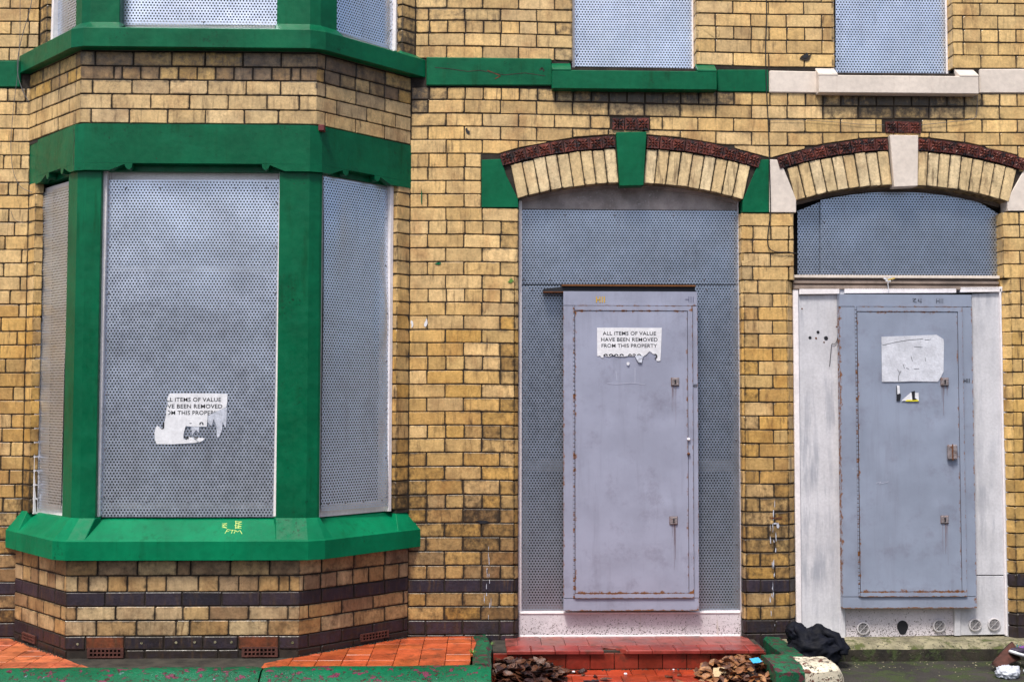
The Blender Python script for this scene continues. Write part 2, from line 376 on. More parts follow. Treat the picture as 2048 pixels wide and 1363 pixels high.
def tint(x, z, row):
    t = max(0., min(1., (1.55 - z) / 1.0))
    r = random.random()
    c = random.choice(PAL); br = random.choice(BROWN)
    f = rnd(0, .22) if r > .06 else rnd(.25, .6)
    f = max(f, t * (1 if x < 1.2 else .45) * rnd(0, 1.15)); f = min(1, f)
    c = tuple(lerp(a, b, f) for a, b in zip(c, br))
    if x > 2.2: c = tuple(lerp(a, b, .5) for a, b in zip(c, (.60, .40, .135)))
    if z > 2.3: c = tuple(lerp(a, b, .35) for a, b in zip(c, (.66, .49, .25)))
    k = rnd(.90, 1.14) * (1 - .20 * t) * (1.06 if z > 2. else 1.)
    k *= 1.16
    k *= rnd(.86, 1.02)
    return (min(.85, c[0] * k * 1.0), c[1] * k * .99, c[2] * k * 1.0)

# ------------------------------------------------------------------ course heights, measured up four lines of the wall
KD = {0: 1188.6, 1: 1163.4, 2: 1135, 3: 1107.5, 4: 1079.5, 5: 1051.3, 6: 1023.5, 7: 995.3, 8: 967.7, 9: 939.3, 10: 911.5, 11: 883.5, 12: 855.4, 13: 828, 14: 800.5, 15: 773.4, 16: 745.4, 17: 717.3, 18: 690, 19: 662.5, 20: 634.7, 21: 608.6, 22: 581.1, 23: 553.7, 24: 526.6, 25: 499.2, 26: 472.1, 27: 444.7, 28: 417.6, 29: 391.2, 30: 365, 31: 338.3, 32: 310.6, 33: 283.5, 34: 257.4, 35: 230.3, 36: 203.5, 37: 176, 39: 121.8, 40: 95.8, 41: 69.3, 42: 43.2, 43: 17.6}
KA = {-3: 1268, -2: 1239.5, -1: 1211.5, 0: 1184.2, 1: 1157.4, 2: 1129.4, 3: 1101.3, 4: 1072.9, 5: 1044.9, 6: 1016.1, 7: 988, 8: 958.8, 9: 931.2, 10: 903.5, 11: 875.8, 12: 849.2, 13: 822.1, 14: 794.7, 15: 767.3, 16: 739.8, 17: 711.6, 18: 684.5, 19: 658.3, 20: 630.5, 21: 603.8, 22: 577.2, 23: 549.8, 24: 523.1, 25: 495.3, 26: 468.2, 27: 441.2, 28: 414.6, 29: 387.6, 30: 361, 31: 334.5, 32: 306.7, 33: 279, 34: 252.2, 35: 226.2, 36: 199.4, 37: 174, 39: 116.5, 40: 91.8, 41: 66, 42: 40.8, 43: 16.8}
KB = {-3: 1266, -2: 1239, -1: 1211.5, 0: 1184.6, 1: 1158.2, 2: 1132.6, 3: 1105, 4: 1077.3, 5: 1050, 6: 1023.7, 7: 995.5, 8: 967.7, 9: 941.3, 10: 914.4, 11: 887, 12: 859.5, 13: 832, 14: 804.5, 15: 777, 16: 750.1, 17: 722.7, 18: 695.8, 19: 667.9, 20: 641.3, 21: 614.4, 22: 587.6, 23: 561, 24: 533.5, 25: 507, 26: 480, 27: 452.8, 28: 426, 29: 398.5, 30: 371.5, 31: 345.5, 32: 319, 33: 292, 34: 265, 35: 238, 36: 212, 37: 185, 39: 134, 40: 107.3, 41: 80.9, 42: 54.9, 43: 29.2, 44: 4}
KC = {-3: 1251, -2: 1225.3, -1: 1198.8, 0: 1172.8, 1: 1146.4, 2: 1119.6, 3: 1093.2, 4: 1066.2, 5: 1039, 6: 1011.7, 7: 984.3, 8: 957.9, 9: 930.9, 10: 904.5, 11: 878, 12: 851, 13: 824.1, 14: 797, 15: 770.3, 16: 743.9, 17: 717.5, 18: 690.4, 19: 663, 20: 636, 21: 608.9, 22: 582.5, 23: 556.4, 24: 528.1, 25: 501.7, 26: 475.3, 27: 449.5, 28: 423.8, 29: 397, 30: 370.5, 31: 344, 32: 317.5, 33: 291.5, 34: 265.5, 35: 239, 36: 213, 37: 187, 39: 137.5, 40: 111.3, 41: 85.8, 42: 59.4, 43: 32.5, 44: 7.5}
COLS = []
for px, d in ((30, KD), (930, KA), (1540, KB), (2030, KC)):
    z = {k: at(px, y).z for k, y in d.items()}
    z[38] = (z[37] + z[39]) / 2
    lo = min(z)
    for k in range(lo - 1, -8, -1): z[k] = z[k + 1] - .0875
    for k in range(max(z) + 1, 52): z[k] = z[k - 1] + .083
    COLS.append((at(px, 700).x, z))
def zc(x, k):
    cs = COLS
    if x <= cs[0][0]: return cs[0][1][k]
    for (xa, a), (xb, b) in zip(cs, cs[1:]):
        if x <= xb: return lerp(a[k], b[k], (x - xa) / (xb - xa))
    return cs[-1][1][k]
PX = lambda px, py=600, Y=0.: at(px, py, Y).x
XA = PX(891, 600)                       # joint of the even courses
XL = PX(60, 400) ; XR = PX(818, 700)    # wall beside the bay
D1L, D1R = PX(1037, 700), PX(1484, 800)
D2L, D2R = PX(1592, 900), PX(2013, 900)
W2L, W2R, W3L, W3R = PX(1145, 60), PX(1392, 60), PX(1669, 60), PX(1905, 60)
PARTY = PX(1538, 300)
def arch(cx, zi, R1, R2, R3, half, zspring): return dict(cx=cx, zi=zi, R1=R1, R2=R2, R3=R3, half=half, zs=zspring)
def mk_arch(L, Cc, Rr):
    a, b, c = at(*L), at(*Cc), at(*Rr)
    half = (c.x - a.x) / 2; cx = (a.x + c.x) / 2; ze = (a.z + c.z) / 2; rise = b.z - ze
    R = (half ** 2 + rise ** 2) / (2 * rise)
    return dict(cx=cx, cz=b.z - R, R1=R, R2=R + .228, R3=R + .228 + .084, half=half, ze=ze)
AR1 = mk_arch((1037, 394), (1262, 366), (1485, 402))
AR2 = mk_arch((1592, 404), (1807, 370), (2016, 402))
even = {0, 2, 4, 8, 10, 12, 14, 18, 20, 22, 24, 27, 29, 32, 34, 37, 39, 43, -2, -4, 46}
JD = {36: [18, 128], 35: [70], 34: [175], 33: [58], 32: [172], 31: [2, 108], 30: [155], 29: [35, 92], 28: [145], 27: [42], 26: [78], 25: [22], 24: [125], 23: [18], 22: [120], 21: [60], 20: [115], 19: [10], 18: [108], 17: [3], 16: [42], 15: [150], 14: [92], 13: [148], 12: [85], 11: [30], 10: [85], 9: [25], 8: [80], 7: [5, 115], 6: [45]}
def joints(row, xa, xb):
    """vertical joints of a course between two places on the wall"""
    out = []
    if row in (-3,): off = XA - .1175
    elif row % 5 == 1: off = XA + .006
    elif row in even: off = XA
    else: off = XA - .1175
    step = .1175 if row % 5 == 1 else .2352
    n = int((xa - off) / step) - 1; x = off + n * step
    while x < xb + .01:
        if x > xa: out.append(x)
        x += step
    return out
def spans(row):
    """where the flat wall has brick in this course"""
    z = (zc(0, row) + zc(0, row + 1)) / 2
    if row in (37, 38): return []
    res = []
    xr = PX(818, 700) if row < 33 else PX(822, 230)
    if row >= 39: res.append((-4.9, PX(78, 60))); res.append((PX(831, 60), W2L)); res.append((W2R, W3L)); res.append((W3R, 4.9)); return res
    res.append((-4.9, XL - .008 if row >= 29 else (PX(51, 700) if row >= 5 else PX(33, 1180))))
    if row >= 28:
        res.append((xr, 4.9)); return res
    c = .048 if row <= 22 else 0.
    res += [(xr, D1L - (c * .5 if c else 0)), (D1R + (c * .35), D2L - c), (D2R + c, 4.9)]
    return res
bricks = []                              # (owner, polygon, frame, colour)
def owner(x): return 0 if x < PARTY else 1
for row in range(-5, 48):
    for (xa, xb) in spans(row):
        js = [xa] + [j for j in joints(row, xa, xb) if j - xa > .02 and xb - j > .02] + [xb]
        if xa < -3.7 and row in JD:
            js = [j for j in js if j < -3.2] + [PX(q / 3.027 if True else q, 600) for q in JD[row]]
            js = sorted([j for j in js if j < xb - .03]) + [xb]
        if xa > 1.2 and xb < 1.6 + .4 and row < 28:      # narrow pier between the doors: header + stretcher
            js = [xa, lerp(xa, xb, .33 if row % 2 == 0 else .66), xb]
            if row in (24, 4): js[1] = lerp(xa, xb, .52)
        for a, b in zip(js, js[1:]):
            if b - a < .018: continue
            m = (a + b) / 2
            h = JOINT / 2
            poly = [Vector((a + h, zc(a, row) + h)), Vector((b - h, zc(b, row) + h)), Vector((b - h, zc(b, row + 1) - h)), Vector((a + h, zc(a, row + 1) - h))]
            for A in (AR1, AR2):
                q = Vector((m, (poly[0].y + poly[2].y) / 2)); cc = Vector((A['cx'], A['cz']))
                # skewbacks: the springer stones fill the wedge beside the arch
                dd = (q - cc); dn = dd.normalized(); lim = cc + dn * (A['R3'] + .006)
                ext = A['half'] + .30
                xe_ = A['R3'] * math.sin(math.asin((A['half'] + .006) / A['R1']) + .012)
                if a - .03 < A['cx'] + xe_ and b + .03 > A['cx'] - xe_ and not (xe_ - .02 < abs(q.x - A['cx']) and min(abs(a - A['cx']), abs(b - A['cx'])) > xe_ - .09) and abs(q.x - A['cx']) < ext and q.y > A['ze'] - .1 and q.y < A['cz'] + A['R3'] + .3:
                    poly = clip(poly, lim, dn)
                    if len(poly) < 3: break
            if len(poly) < 3 or area(poly) < .0006: continue
            # springers
            skip = False
            for (x0, x1, y0, y1) in ((963, 1038, 318, 414), (1485, 1592, 319, 425), (2012, 2100, 330, 424)):
                p0, p1 = at(x0, y1), at(x1, y0)
                if not (p0.z - .03 < q.y < p1.z - .01) or len(poly) < 3: continue
                if a < p0.x - .02 and b > p0.x and x0 == 963: poly = clip(poly, Vector((p0.x - .004, 0)), Vector((-1, 0)))
                elif p0.x < m < p1.x: skip = True
            for (cx, cy) in ((1260, 248), (1804, 254)):     # flower tile above each keystone
                c0, c1 = at(cx - 40, cy), at(cx + 40, cy)
                if abs(q.y - c0.z) < .03:
                    if a < c0.x - .02 < b: poly = clip(poly, Vector((c0.x, 0)), Vector((-1, 0)))
                    elif a < c1.x + .02 < b: poly = clip(poly, Vector((c1.x, 0)), Vector((1, 0)))
                    elif c0.x - .02 < m < c1.x + .02: skip = True
            if skip or len(poly) < 3 or area(poly) < .0006: continue
            z = q.y
            if row in (0, -3, -4, -5): c = random.choice(PURP); dz = .15 if row == 0 else .4
            else: c = tint(m, z, row); dz = hot(m, z)
            k = 1.
            bricks.append((owner(m), poly, WALLF, (c[0] * k, c[1] * k, c[2] * k, dz)))

# ------------------------------------------------------------------ the two houses
H1 = thing('terraced_house', 'yellow brick terraced house with green painted trim around the left doorway', 'house', (at(1260, 1275).x, 0, .1))
H2 = thing('terraced_house', 'yellow brick terraced house with cream painted trim at the right edge', 'house', (at(1800, 1275).x, 0, .1))
BAY = thing('bay_window', 'two storey brick bay with green lintel, mullions and sloping green sill', 'bay window', (-1.7, -.3, .1))
def emit(lst, parent, limit=300, name='brick', mat=M_brick, stuff='brickwork', **kw):
    def vis(b):
        c = sum((Vector(p) for p in b[1]), Vector((0, 0))) / len(b[1]); O, U, V, N = b[2]; P = O + U * c.x + V * c.y
        v = P - CAM; X = 1024 + F * v.dot(right) / v.dot(fwd); Y = 681.5 - F * v.dot(up) / v.dot(fwd)
        ins = -20 < X < 2068 and -12 < Y < 1363
        return area(b[1]) * (1 if ins else .001)
    lst = sorted(lst, key=vis, reverse=True)
    for b in lst[:limit]:
        vs, fs, cs = slab(b[1], b[2], col=b[3], proud=rnd(-.0012, .0012), **kw)
        me, c = mesh_of(name, vs, fs, cs, mat); link(name, me, None, parent, c)
    if lst[limit:]:
        m = MB()
        for b in lst[limit:]:
            vs, fs, cs = slab(b[1], b[2], col=b[3], proud=rnd(-.0012, .0012), **kw); m.add(vs, fs, cs)
        o = m.build(stuff, mat, parent); o['kind'] = 'stuff'
for i, H in enumerate((H1, H2)):
    emit([b for b in bricks if b[0] == i], H)

# mortar backing behind the bricks, openings left free
ZB, ZT = .0, zc(0, 47)
bz1, bz2 = zc(0, 37), zc(0, 39)
def backing(parent, x0, x1, holes, name='wall'):
    """wall core: vertical strips, holes = (xa, xb, [(z0,z1)...] or function)"""
    m = MB(); xs = sorted({x0, x1, *[h[0] for h in holes if x0 < h[0] < x1], *[h[1] for h in holes if x0 < h[1] < x1]})
    # arches in fine strips
    ex = []
    for A in (AR1, AR2):
        for i in range(25):
            x = A['cx'] - A['half'] + 2 * A['half'] * i / 24
            if x0 < x < x1: ex.append(x)
    xs = sorted(set(xs) | set(ex))
    for a, b in zip(xs, xs[1:]):
        if b - a < 1e-5: continue
        mid = (a + b) / 2; cuts = []
        for h in holes:
            if h[0] < mid < h[1]: cuts.append((h[2], h[3](mid) if callable(h[3]) else h[3]))
        cuts.sort(); z = ZB
        for c0, c1 in cuts + [(ZT, ZT)]:
            if c0 > z + 1e-4: m.box(a, b, .0055, .16, z, c0)
            z = max(z, c1)
    return m.build('mortar_core', M_mortar, parent, kind='stuff')
def arch_z(A): return lambda x: A['cz'] + math.sqrt(max(0, (A['R1'] + .02) ** 2 - (x - A['cx']) ** 2))
HOLES = [(D1L - .052, D1R + .052, 0.0, arch_z(AR1)), (D2L - .052, D2R + .052, 0.0, arch_z(AR2)), (W2L - .022, W2R + .022, at(1200, 135).z, 9), (W3L - .022, W3R + .022, at(1800, 146).z, 9),
         (PX(53, 700), XR - .01, 0.0, 9)]
backing(H1, -4.93, PARTY, HOLES); backing(H2, PARTY, 4.93, HOLES)

# angled and inner jamb brickwork of the door reveals, merged (each piece is a sliver)
def jamb(parent, x, side, rows, cham, depth=.11, name='jamb_brickwork'):
    m = MB()
    for r in rows:
        za, zb = zc(x, r) + JOINT / 2, zc(x, r + 1) - JOINT / 2
        col = random.choice(PURP) if r in (0, -3, -4, -5) else tint(x, (za + zb) / 2, r)
        col = (*col, hot(x, za) if r not in (0, -3, -4) else .5)
        if cham and r <= 22:                      # 45 degree chamfer; side=+1: opening to the right of the edge
            U = Vector((side, 1, 0)).normalized(); O = Vector((x - side * cham, 0, 0)); N = Vector((side, -1, 0)).normalized()
            vs, fs, cs = slab([(0, za), (cham * 1.414, za), (cham * 1.414, zb), (0, zb)], (O, U, Vector((0, 0, 1)), N), col=col, depth=.02); m.add(vs, fs, cs)
            y0 = cham
        else: y0 = 0
        O = Vector((x, y0, 0)); U = Vector((0, 1, 0)); N = Vector((side, 0, 0))
        vs, fs, cs = slab([(.001, za), (depth - y0, za), (depth - y0, zb), (.001, zb)], (O, U, Vector((0, 0, 1)), N), col=col, depth=.02); m.add(vs, fs, cs)
    m.build(name, M_brick, parent, kind='stuff')
jamb(H1, D1L, 1, range(-4, 28), .022); jamb(H1, D1R, -1, range(-4, 28), .017)
jamb(H2, D2L, 1, range(-4, 28), .048); jamb(H2, D2R, -1, range(-4, 28), .048)
jamb(H1, W2L, 1, range(39, 46), 0); jamb(H1, W2R, -1, range(39, 46), 0)
jamb(H2, W3L, 1, range(39, 46), 0); jamb(H2, W3R, -1, range(39, 46), 0)

# ------------------------------------------------------------------ arches
def polar(A, R, th): return Vector((A['cx'] + R * math.sin(th), A['cz'] + R * math.cos(th)))
def flower_tile(parent, P00, P10, P11, P01, mat=M_terra):
    """raised eight-rayed flower on a small square terracotta tile, corners in (x, z)"""
    m = MB()
    def P(u, v, h): q = P00.lerp(P10, u).lerp(P01.lerp(P11, u), v); return (q.x, -h, q.y)
    e = .03; h0 = .012 + rnd(-.003, .003); P00, P10, P11, P01 = [q + Vector((rnd(-.0022, .0022), rnd(-.0022, .0022))) for q in (P00, P10, P11, P01)]
    m.add([P(e, e, h0), P(1 - e, e, h0), P(1 - e, 1 - e, h0), P(e, 1 - e, h0), P(e, e, -.03), P(1 - e, e, -.03), P(1 - e, 1 - e, -.03), P(e, 1 - e, -.03)],
          [(0, 1, 2, 3), (0, 4, 5, 1), (1, 5, 6, 2), (2, 6, 7, 3), (3, 7, 4, 0)])
    for k in range(8):
        a = k * math.pi / 4 + math.pi / 8 * 0; L = .56 if k % 2 else .40; wd = .10
        ca, sa = math.cos(a), math.sin(a)
        def Q(r, s, h): return P(.5 + ca * r - sa * s, .5 + sa * r + ca * s, h)
        m.add([Q(.13, 0, .017), Q(L * .6, wd, .014), Q(L * .6, -wd, .014), Q(L, 0, .016), Q(L * .55, 0, .023)], [(0, 1, 4), (1, 3, 4), (3, 2, 4), (2, 0, 4)])
    n = 6
    m.add([P(.5, .5, .026)] + [P(.5 + .12 * math.cos(i * 6.283 / n), .5 + .12 * math.sin(i * 6.283 / n), .015) for i in range(n)], [(0, 1 + i, 1 + (i + 1) % n) for i in range(n)])
    return m.build('flower_tile', mat, parent)
def do_arch(H, A, kx, nv, paint, kpx, tile_px, n_vous=9):
    cx = A['cx']
    # keystone from pixels: top-left, top-right, bottom-right, bottom-left
    kp = [at(*p) for p in kpx]
    m = MB(); f0 = -.035
    vs = [(p.x, f0, p.z) for p in kp] + [(p.x, .05, p.z) for p in kp]
    m.add(vs, [(0, 1, 2, 3), (7, 6, 5, 4), (0, 4, 5, 1), (1, 5, 6, 2), (2, 6, 7, 3), (3, 7, 4, 0)]); m.build('keystone', paint, H, .004)
    thk_l = math.atan((kp[3].x - cx) / (A['R1'])); thk_r = math.atan((kp[2].x - cx) / (A['R1']))
    thi = math.asin((A['half'] + .006) / A['R1'])
    tho_l = math.atan((kp[0].x - cx) / A['R2']); tho_r = math.atan((kp[1].x - cx) / A['R2'])
    for s, (ka, kb) in ((-1, (thk_l, tho_l)), (1, (thk_r, tho_r))):
        skew = -.006
        for i in range(nv):
            t0, t1 = i / nv, (i + 1) / nv
            def ang(t): return lerp(ka, s * thi, t), lerp(kb, s * (thi + skew), t)
            (a0, b0), (a1, b1) = ang(t0), ang(t1); g = .0026 / A['R1'] * s
            ro = rnd(-.004, .004)
            poly = [polar(A, A['R1'] + .001, a0 + g), polar(A, A['R1'] + .001, a1 - g), polar(A, A['R2'] - .006 + ro, b1 - g), polar(A, A['R2'] - .006 + ro, b0 + g)]
            c = random.choice([(.76, .58, .32), (.72, .54, .29), (.70, .51, .26), (.78, .61, .36)]); k = rnd(.9, 1.05)
            vs, fs, cs = slab(poly, WALLF, depth=.11, proud=.006 + rnd(-.001, .001), col=(c[0] * k, c[1] * k, c[2] * k, .12))
            me, cc = mesh_of('arch_brick', vs, fs, cs, M_brick); link('arch_brick', me, None, H, cc)
        nt = 9
        for i in range(nt):
            a0 = lerp(math.atan((kp[0 if s < 0 else 1].x + s * .006 - cx) / A['R3']), s * (thi + .012), i / nt); a1 = lerp(math.atan((kp[0 if s < 0 else 1].x + s * .006 - cx) / A['R3']), s * (thi + .012), (i + 1) / nt)
            q = [polar(A, A['R2'] + .002, a0), polar(A, A['R2'] + .002, a1), polar(A, A['R3'] - .002, a1), polar(A, A['R3'] - .002, a0)]
            if s < 0: q = [q[1], q[0], q[3], q[2]]
            flower_tile(H, *q)
    t = [at(*p) for p in tile_px]
    for i in range(3):
        def P(u, v): return Vector((lerp(t[0].x, t[1].x, u), lerp(lerp(t[0].z, t[3].z, 1 - v) if False else t[3].z, t[0].z, v)))
        flower_tile(H, P(i / 3, 0), P((i + 1) / 3, 0), P((i + 1) / 3, 1), P(i / 3, 1))
do_arch(H1, AR1, 0, 9, M_green, [(1231, 267), (1292, 266), (1286, 373), (1238, 374)], [(1224, 236), (1298, 236), (1298, 261), (1224, 261)])
do_arch(H2, AR2, 0, 9, M_cream, [(1776, 272), (1833, 273), (1832, 374), (1785, 376)], [(1770, 243), (1841, 243), (1841, 267), (1770, 267)])
def plate(name, pts, y0, y1, mat, parent, bevel=.003, Y=0.):
    """flat stone cut to an outline given at wall plane, between depths y0 (front) and y1"""
    m = MB(); P = [at(*p, Y) for p in pts]; n = len(P)
    m.add([(p.x, y0, p.z) for p in P] + [(p.x, y1, p.z) for p in P], [tuple(range(n)), tuple(range(2 * n - 1, n - 1, -1))] + [(i, n + i, n + (i + 1) % n, (i + 1) % n) for i in range(n)])
    return m.build(name, mat, parent, bevel)
plate('springer', [(963, 320), (1002, 318), (1013, 352), (1036, 398), (1037, 415), (963, 415)], -.006, .1, M_green, H1)
plate('springer', [(1519, 320), (1537.5, 319), (1537.5, 425), (1485, 425), (1485, 402), (1512, 338)], -.006, .1, M_green, H1)
plate('springer', [(1538.5, 319), (1560, 320), (1592, 398), (1592, 425), (1538.5, 425)], -.006, .1, M_cream, H2)
plate('springer', [(2060, 318), (2110, 318), (2110, 422), (2015, 422), (2014, 400)], -.006, .1, M_cream, H2)

# string course and upper sills
plate('string_course', [(853, 115), (1103, 118), (1106, 172), (853, 172)], -.012, .1, M_green, H1, .006)
plate('string_course', [(1434, 140), (1536.5, 140), (1537, 185), (1434, 184)], -.010, .1, M_green, H1, .006)
plate('string_course', [(1538, 142), (1639, 144), (1639, 187), (1538, 186)], -.012, .1, M_cream, H2, .006)
plate('string_course', [(1958, 139), (2560, 137), (2560, 187), (1958, 187)], -.010, .1, M_cream, H2, .006)
plate('string_course', [(-620, 122), (42, 122), (42, 175), (-620, 175)], -.010, .1, M_green, H1, .006)
def sill(H, mat, xa, xb, yt, yb, ytb):
    """window sill: sloped top between raised stool ends"""
    L, R = at(xa, yb, -.07), at(xb, yb, -.07); zb = L.z; zt = at(xa, yt, -.07).z
    m = MB(); x0, x1 = L.x, R.x
    prof = [(-.07, zb), (-.07, zt), (.10, zt + .03), (.10, zb)]
    n = 4; vs = [(x0, a, b) for a, b in prof] + [(x1, a, b) for a, b in prof]
    m.add(vs, [(0, 1, 2, 3), (7, 6, 5, 4)] + [(i, i + 4, (i + 1) % 4 + 4, (i + 1) % 4) for i in range(4)])
    o = m.build('window_sill', mat, H, .004)
    for xs, xe in ((x0, x0 + .125), (x1 - .125, x1)):
        st = prism('sill_stool', [(xs - .001, -.072), (xe, -.072), (xe, .02), (xs - .001, .02)], zt - .004, [zt + .010, zt + .010, zt + .075, zt + .075], mat, o, .003)
sill(H1, M_green, 1104, 1434, 140, 177, 133)
sill(H2, M_cream, 1638, 1958, 150, 185, 146)

# ------------------------------------------------------------------ perforated screens
def rivet_mesh():
    m = bpy.data.meshes.new('rivet'); vs = [(0, -.0045, 0)]; fs = []
    for k, (r, h) in enumerate(((.005, -.0035), (.0065, 0.))):
        vs += [(r * math.cos(i * .7854), h, r * math.sin(i * .7854)) for i in range(8)]
    fs = [(0, 1 + (i + 1) % 8, 1 + i) for i in range(8)] + [(1 + i, 1 + (i + 1) % 8, 9 + (i + 1) % 8, 9 + i) for i in range(8)]
    m.from_pydata(vs, [], fs); m.materials.append(M_rivet); return m
RIV = rivet_mesh()
def screen(label, O, U, N, quad, nx=26, ny=44, dent=.002, topf=None, rivets=(), seed=0, name='security_screen', fold=None, group='perforated steel security screens', mat=None):
    """quad = TL,TR,BR,BL in (u,z); U along, N outward"""
    O, U, N = Vector(O), Vector(U), Vector(N); TL, TR, BR, BL = [Vector(q) for q in quad]
    cen = O + U * ((TL.x + BR.x) / 2); cen.z = (TL.y + BR.y) / 2
    me = bpy.data.meshes.new(name); vs = []; uvs = []
    def pos(s, t):
        top = TL.lerp(TR, s); bot = BL.lerp(BR, s)
        if topf: top = Vector((top.x, topf(s, top.x)))
        p = bot.lerp(top, t); e = 1
        h = dent * e * (nz(p.x * 3.1 + seed, p.y * 2.3, seed * 3.) * 2.2 + .8 * nz(p.x * 9 + seed, p.y * 5, seed))
        if fold: h += fold(s, t)
        return p, h
    for j in range(ny + 1):
        for i in range(nx + 1):
            p, h = pos(i / nx, j / ny); vs.append(O + U * p.x + Vector((0, 0, p.y)) + N * h - cen); uvs.append((p.x, p.y))
    nfront = len(vs)
    fs = [(j * (nx + 1) + i, j * (nx + 1) + i + 1, (j + 1) * (nx + 1) + i + 1, (j + 1) * (nx + 1) + i) for j in range(ny) for i in range(nx)]
    # thin returned edge all round gives the sheet its thickness
    ring = [i for i in range(nx + 1)] + [(j) * (nx + 1) + nx for j in range(1, ny + 1)] + [ny * (nx + 1) + i for i in range(nx - 1, -1, -1)] + [j * (nx + 1) for j in range(ny - 1, 0, -1)]
    b = len(vs); nr = len(ring)
    for h_ in (0, .003):
        for i in ring: vs.append(vs[i] - N * h_); uvs.append((-.0096, -.0))
    for k in range(nr): fs.append((b + k, b + (k + 1) % nr, b + nr + (k + 1) % nr, b + nr + k))
    me.from_pydata(vs, [], fs); uvl = me.uv_layers.new(name='UVMap')
    for p in me.polygons:
        p.use_smooth = p.index < nx * ny
        for li, vi in zip(p.loop_indices, p.vertices): uvl.data[li].uv = uvs[vi]
    me.materials.append(mat or M_perf)
    o = link(name, me, None, None, cen); props(o, label, 'security screen', group)
    q = Vector((0, -1, 0)).rotation_difference(N)
    for s, t in rivets:
        p, h = pos(s, t); r = link('rivet', RIV, None, o, O + U * p.x + Vector((0, 0, p.y)) + N * (h + .0006)); r.rotation_mode = 'QUATERNION'; r.rotation_quaternion = q
    return o
def wall_screen(label, pts, Y, **k):
    q = [at(x, y, Y) for x, y in pts]
    return screen(label, (0, Y, 0), (1, 0, 0), (0, -1, 0), [(p.x, p.z) for p in q], mat=M_perf_shade if pts[0][1] > 0 else None, **k)
RS = [(.015, t) for t in (.06, .2, .36, .52, .66, .8, .93)] + [(.985, t) for t in (.06, .2, .36, .52, .66, .8, .93)]
RT = [(s, .975) for s in (.1, .3, .52, .74, .92)]
RB = [(s, .045) for s in (.06, .26, .5, .74, .95)]

# doorway one
YD = .085
def dark_box(parent, x0, x1, z0, z1, y=.19): return box('dark_interior', x0, x1, min(y, .162), y + .02, z0, z1, M_dark, parent, 0)
zs1 = at(1260, 1275, .06).z
dark_box(H1, D1L - .07, D1R + .07, .05, AR1['cz'] + AR1['R1'] + .05, .15)
zt1 = AR1['cz'] + AR1['R1']
fr = box('door_frame', D1L + .002, at(1043.5, 700, YD).x, YD - .02, .16, zs1, at(1040, 402, YD).z, M_white, H1)
box('door_frame', at(1477.5, 700, YD).x, D1R - .001, YD - .02, .16, zs1, at(1480, 402, YD).z, M_white, H1)
def arch_head(H, A, y, zlow, mat, t_rim=.03, rim_mat=None):
    m = MB(); n = 28
    xs = [A['cx'] - A['half'] + .004 + (2 * A['half'] - .008) * i / n for i in range(n + 1)]
    zf = lambda x, d: A['cz'] + math.sqrt((A['R1'] + .012 - d) ** 2 - (x - A['cx']) ** 2)
    vs = []
    for x in xs: vs += [(x, y, zlow), (x, y, zf(x, t_rim)), (x, y + .03, zlow), (x, y + .03, zf(x, t_rim))]
    fs = []
    for i in range(n): a = 4 * i; b = a + 4; fs += [(a, b, b + 1, a + 1), (a + 2, a + 3, b + 3, b + 2), (a, a + 2, b + 2, b), (a + 1, b + 1, b + 3, a + 3)]
    fs += [(0, 1, 3, 2), (4 * n, 4 * n + 2, 4 * n + 3, 4 * n + 1)]
    m.add(vs, fs); o = m.build('arch_board', mat, H)
    m = MB()
    for (d0, d1, yy) in ((0, t_rim * .62, y - .028), (t_rim * .62, t_rim, y - .012)):
        vs = []; fs = []
        for x in xs: vs += [(x, yy, zf(x, d0)), (x, yy, zf(x, d1)), (x, y + .03, zf(x, d0)), (x, y + .03, zf(x, d1))]
        for i in range(n): a = 4 * i; b = a + 4; fs += [(a, b, b + 1, a + 1), (a + 1, b + 1, b + 3, a + 3), (a, a + 2, b + 2, b)]
        m.add(vs, fs)
    m.build('arch_moulding', rim_mat or mat, H)
arch_head(H1, AR1, .10, at(1260, 419, .1).z, M_head)
# frame rails seen through the holes of the screens
zr = at(1260, 568, .11).z
zr2 = at(1260, 929, .11).z
for a, b in ((1052, 1130), (1395, 1470)): box('frame_rail', at(a, 900, .1).x, at(b, 900, .1).x, .097, .15, zr2 - .04, zr2 + .03, M_under, H1)
for a, b in ((1043.5, 1056), (1465, 1477)): box('frame_stile', at(a, 900, .1).x, at(b, 900, .1).x, .094, .15, zs1, at(1060, 575, .1)  .z, M_under, H1)
zk = at(1260, 1221, .06).z
box('kickboard', D1L + .004, D1R - .004, .055, .15, zs1, zk, M_kick, H1)
box('kickboard_trim', D1L + .012, D1R - .012, .047, .055, zs1 + .002, zs1 + .022, M_white, H1)
box('kickboard_trim', D1L + .012, D1R - .012, .049, .055, zk - .016, zk - .004, M_white, H1)
box('frame_rail', D1L + .06, D1R - .05, .098, .15, zk, zk + .035, M_under, H1)
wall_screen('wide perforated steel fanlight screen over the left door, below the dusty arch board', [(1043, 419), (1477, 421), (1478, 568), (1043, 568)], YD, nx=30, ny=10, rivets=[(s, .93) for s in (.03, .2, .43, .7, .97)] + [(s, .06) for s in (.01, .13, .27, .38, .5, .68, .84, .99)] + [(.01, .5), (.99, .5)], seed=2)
wall_screen('tall perforated steel screen surrounding the lavender grey security door', [(1043, 570), (1478, 570), (1480, 1219), (1041, 1219)], YD - .004, nx=30, ny=40, dent=.0016, rivets=RS + [(.05, .985), (.79, .985), (.85, .985), (.98, .985)], seed=4)

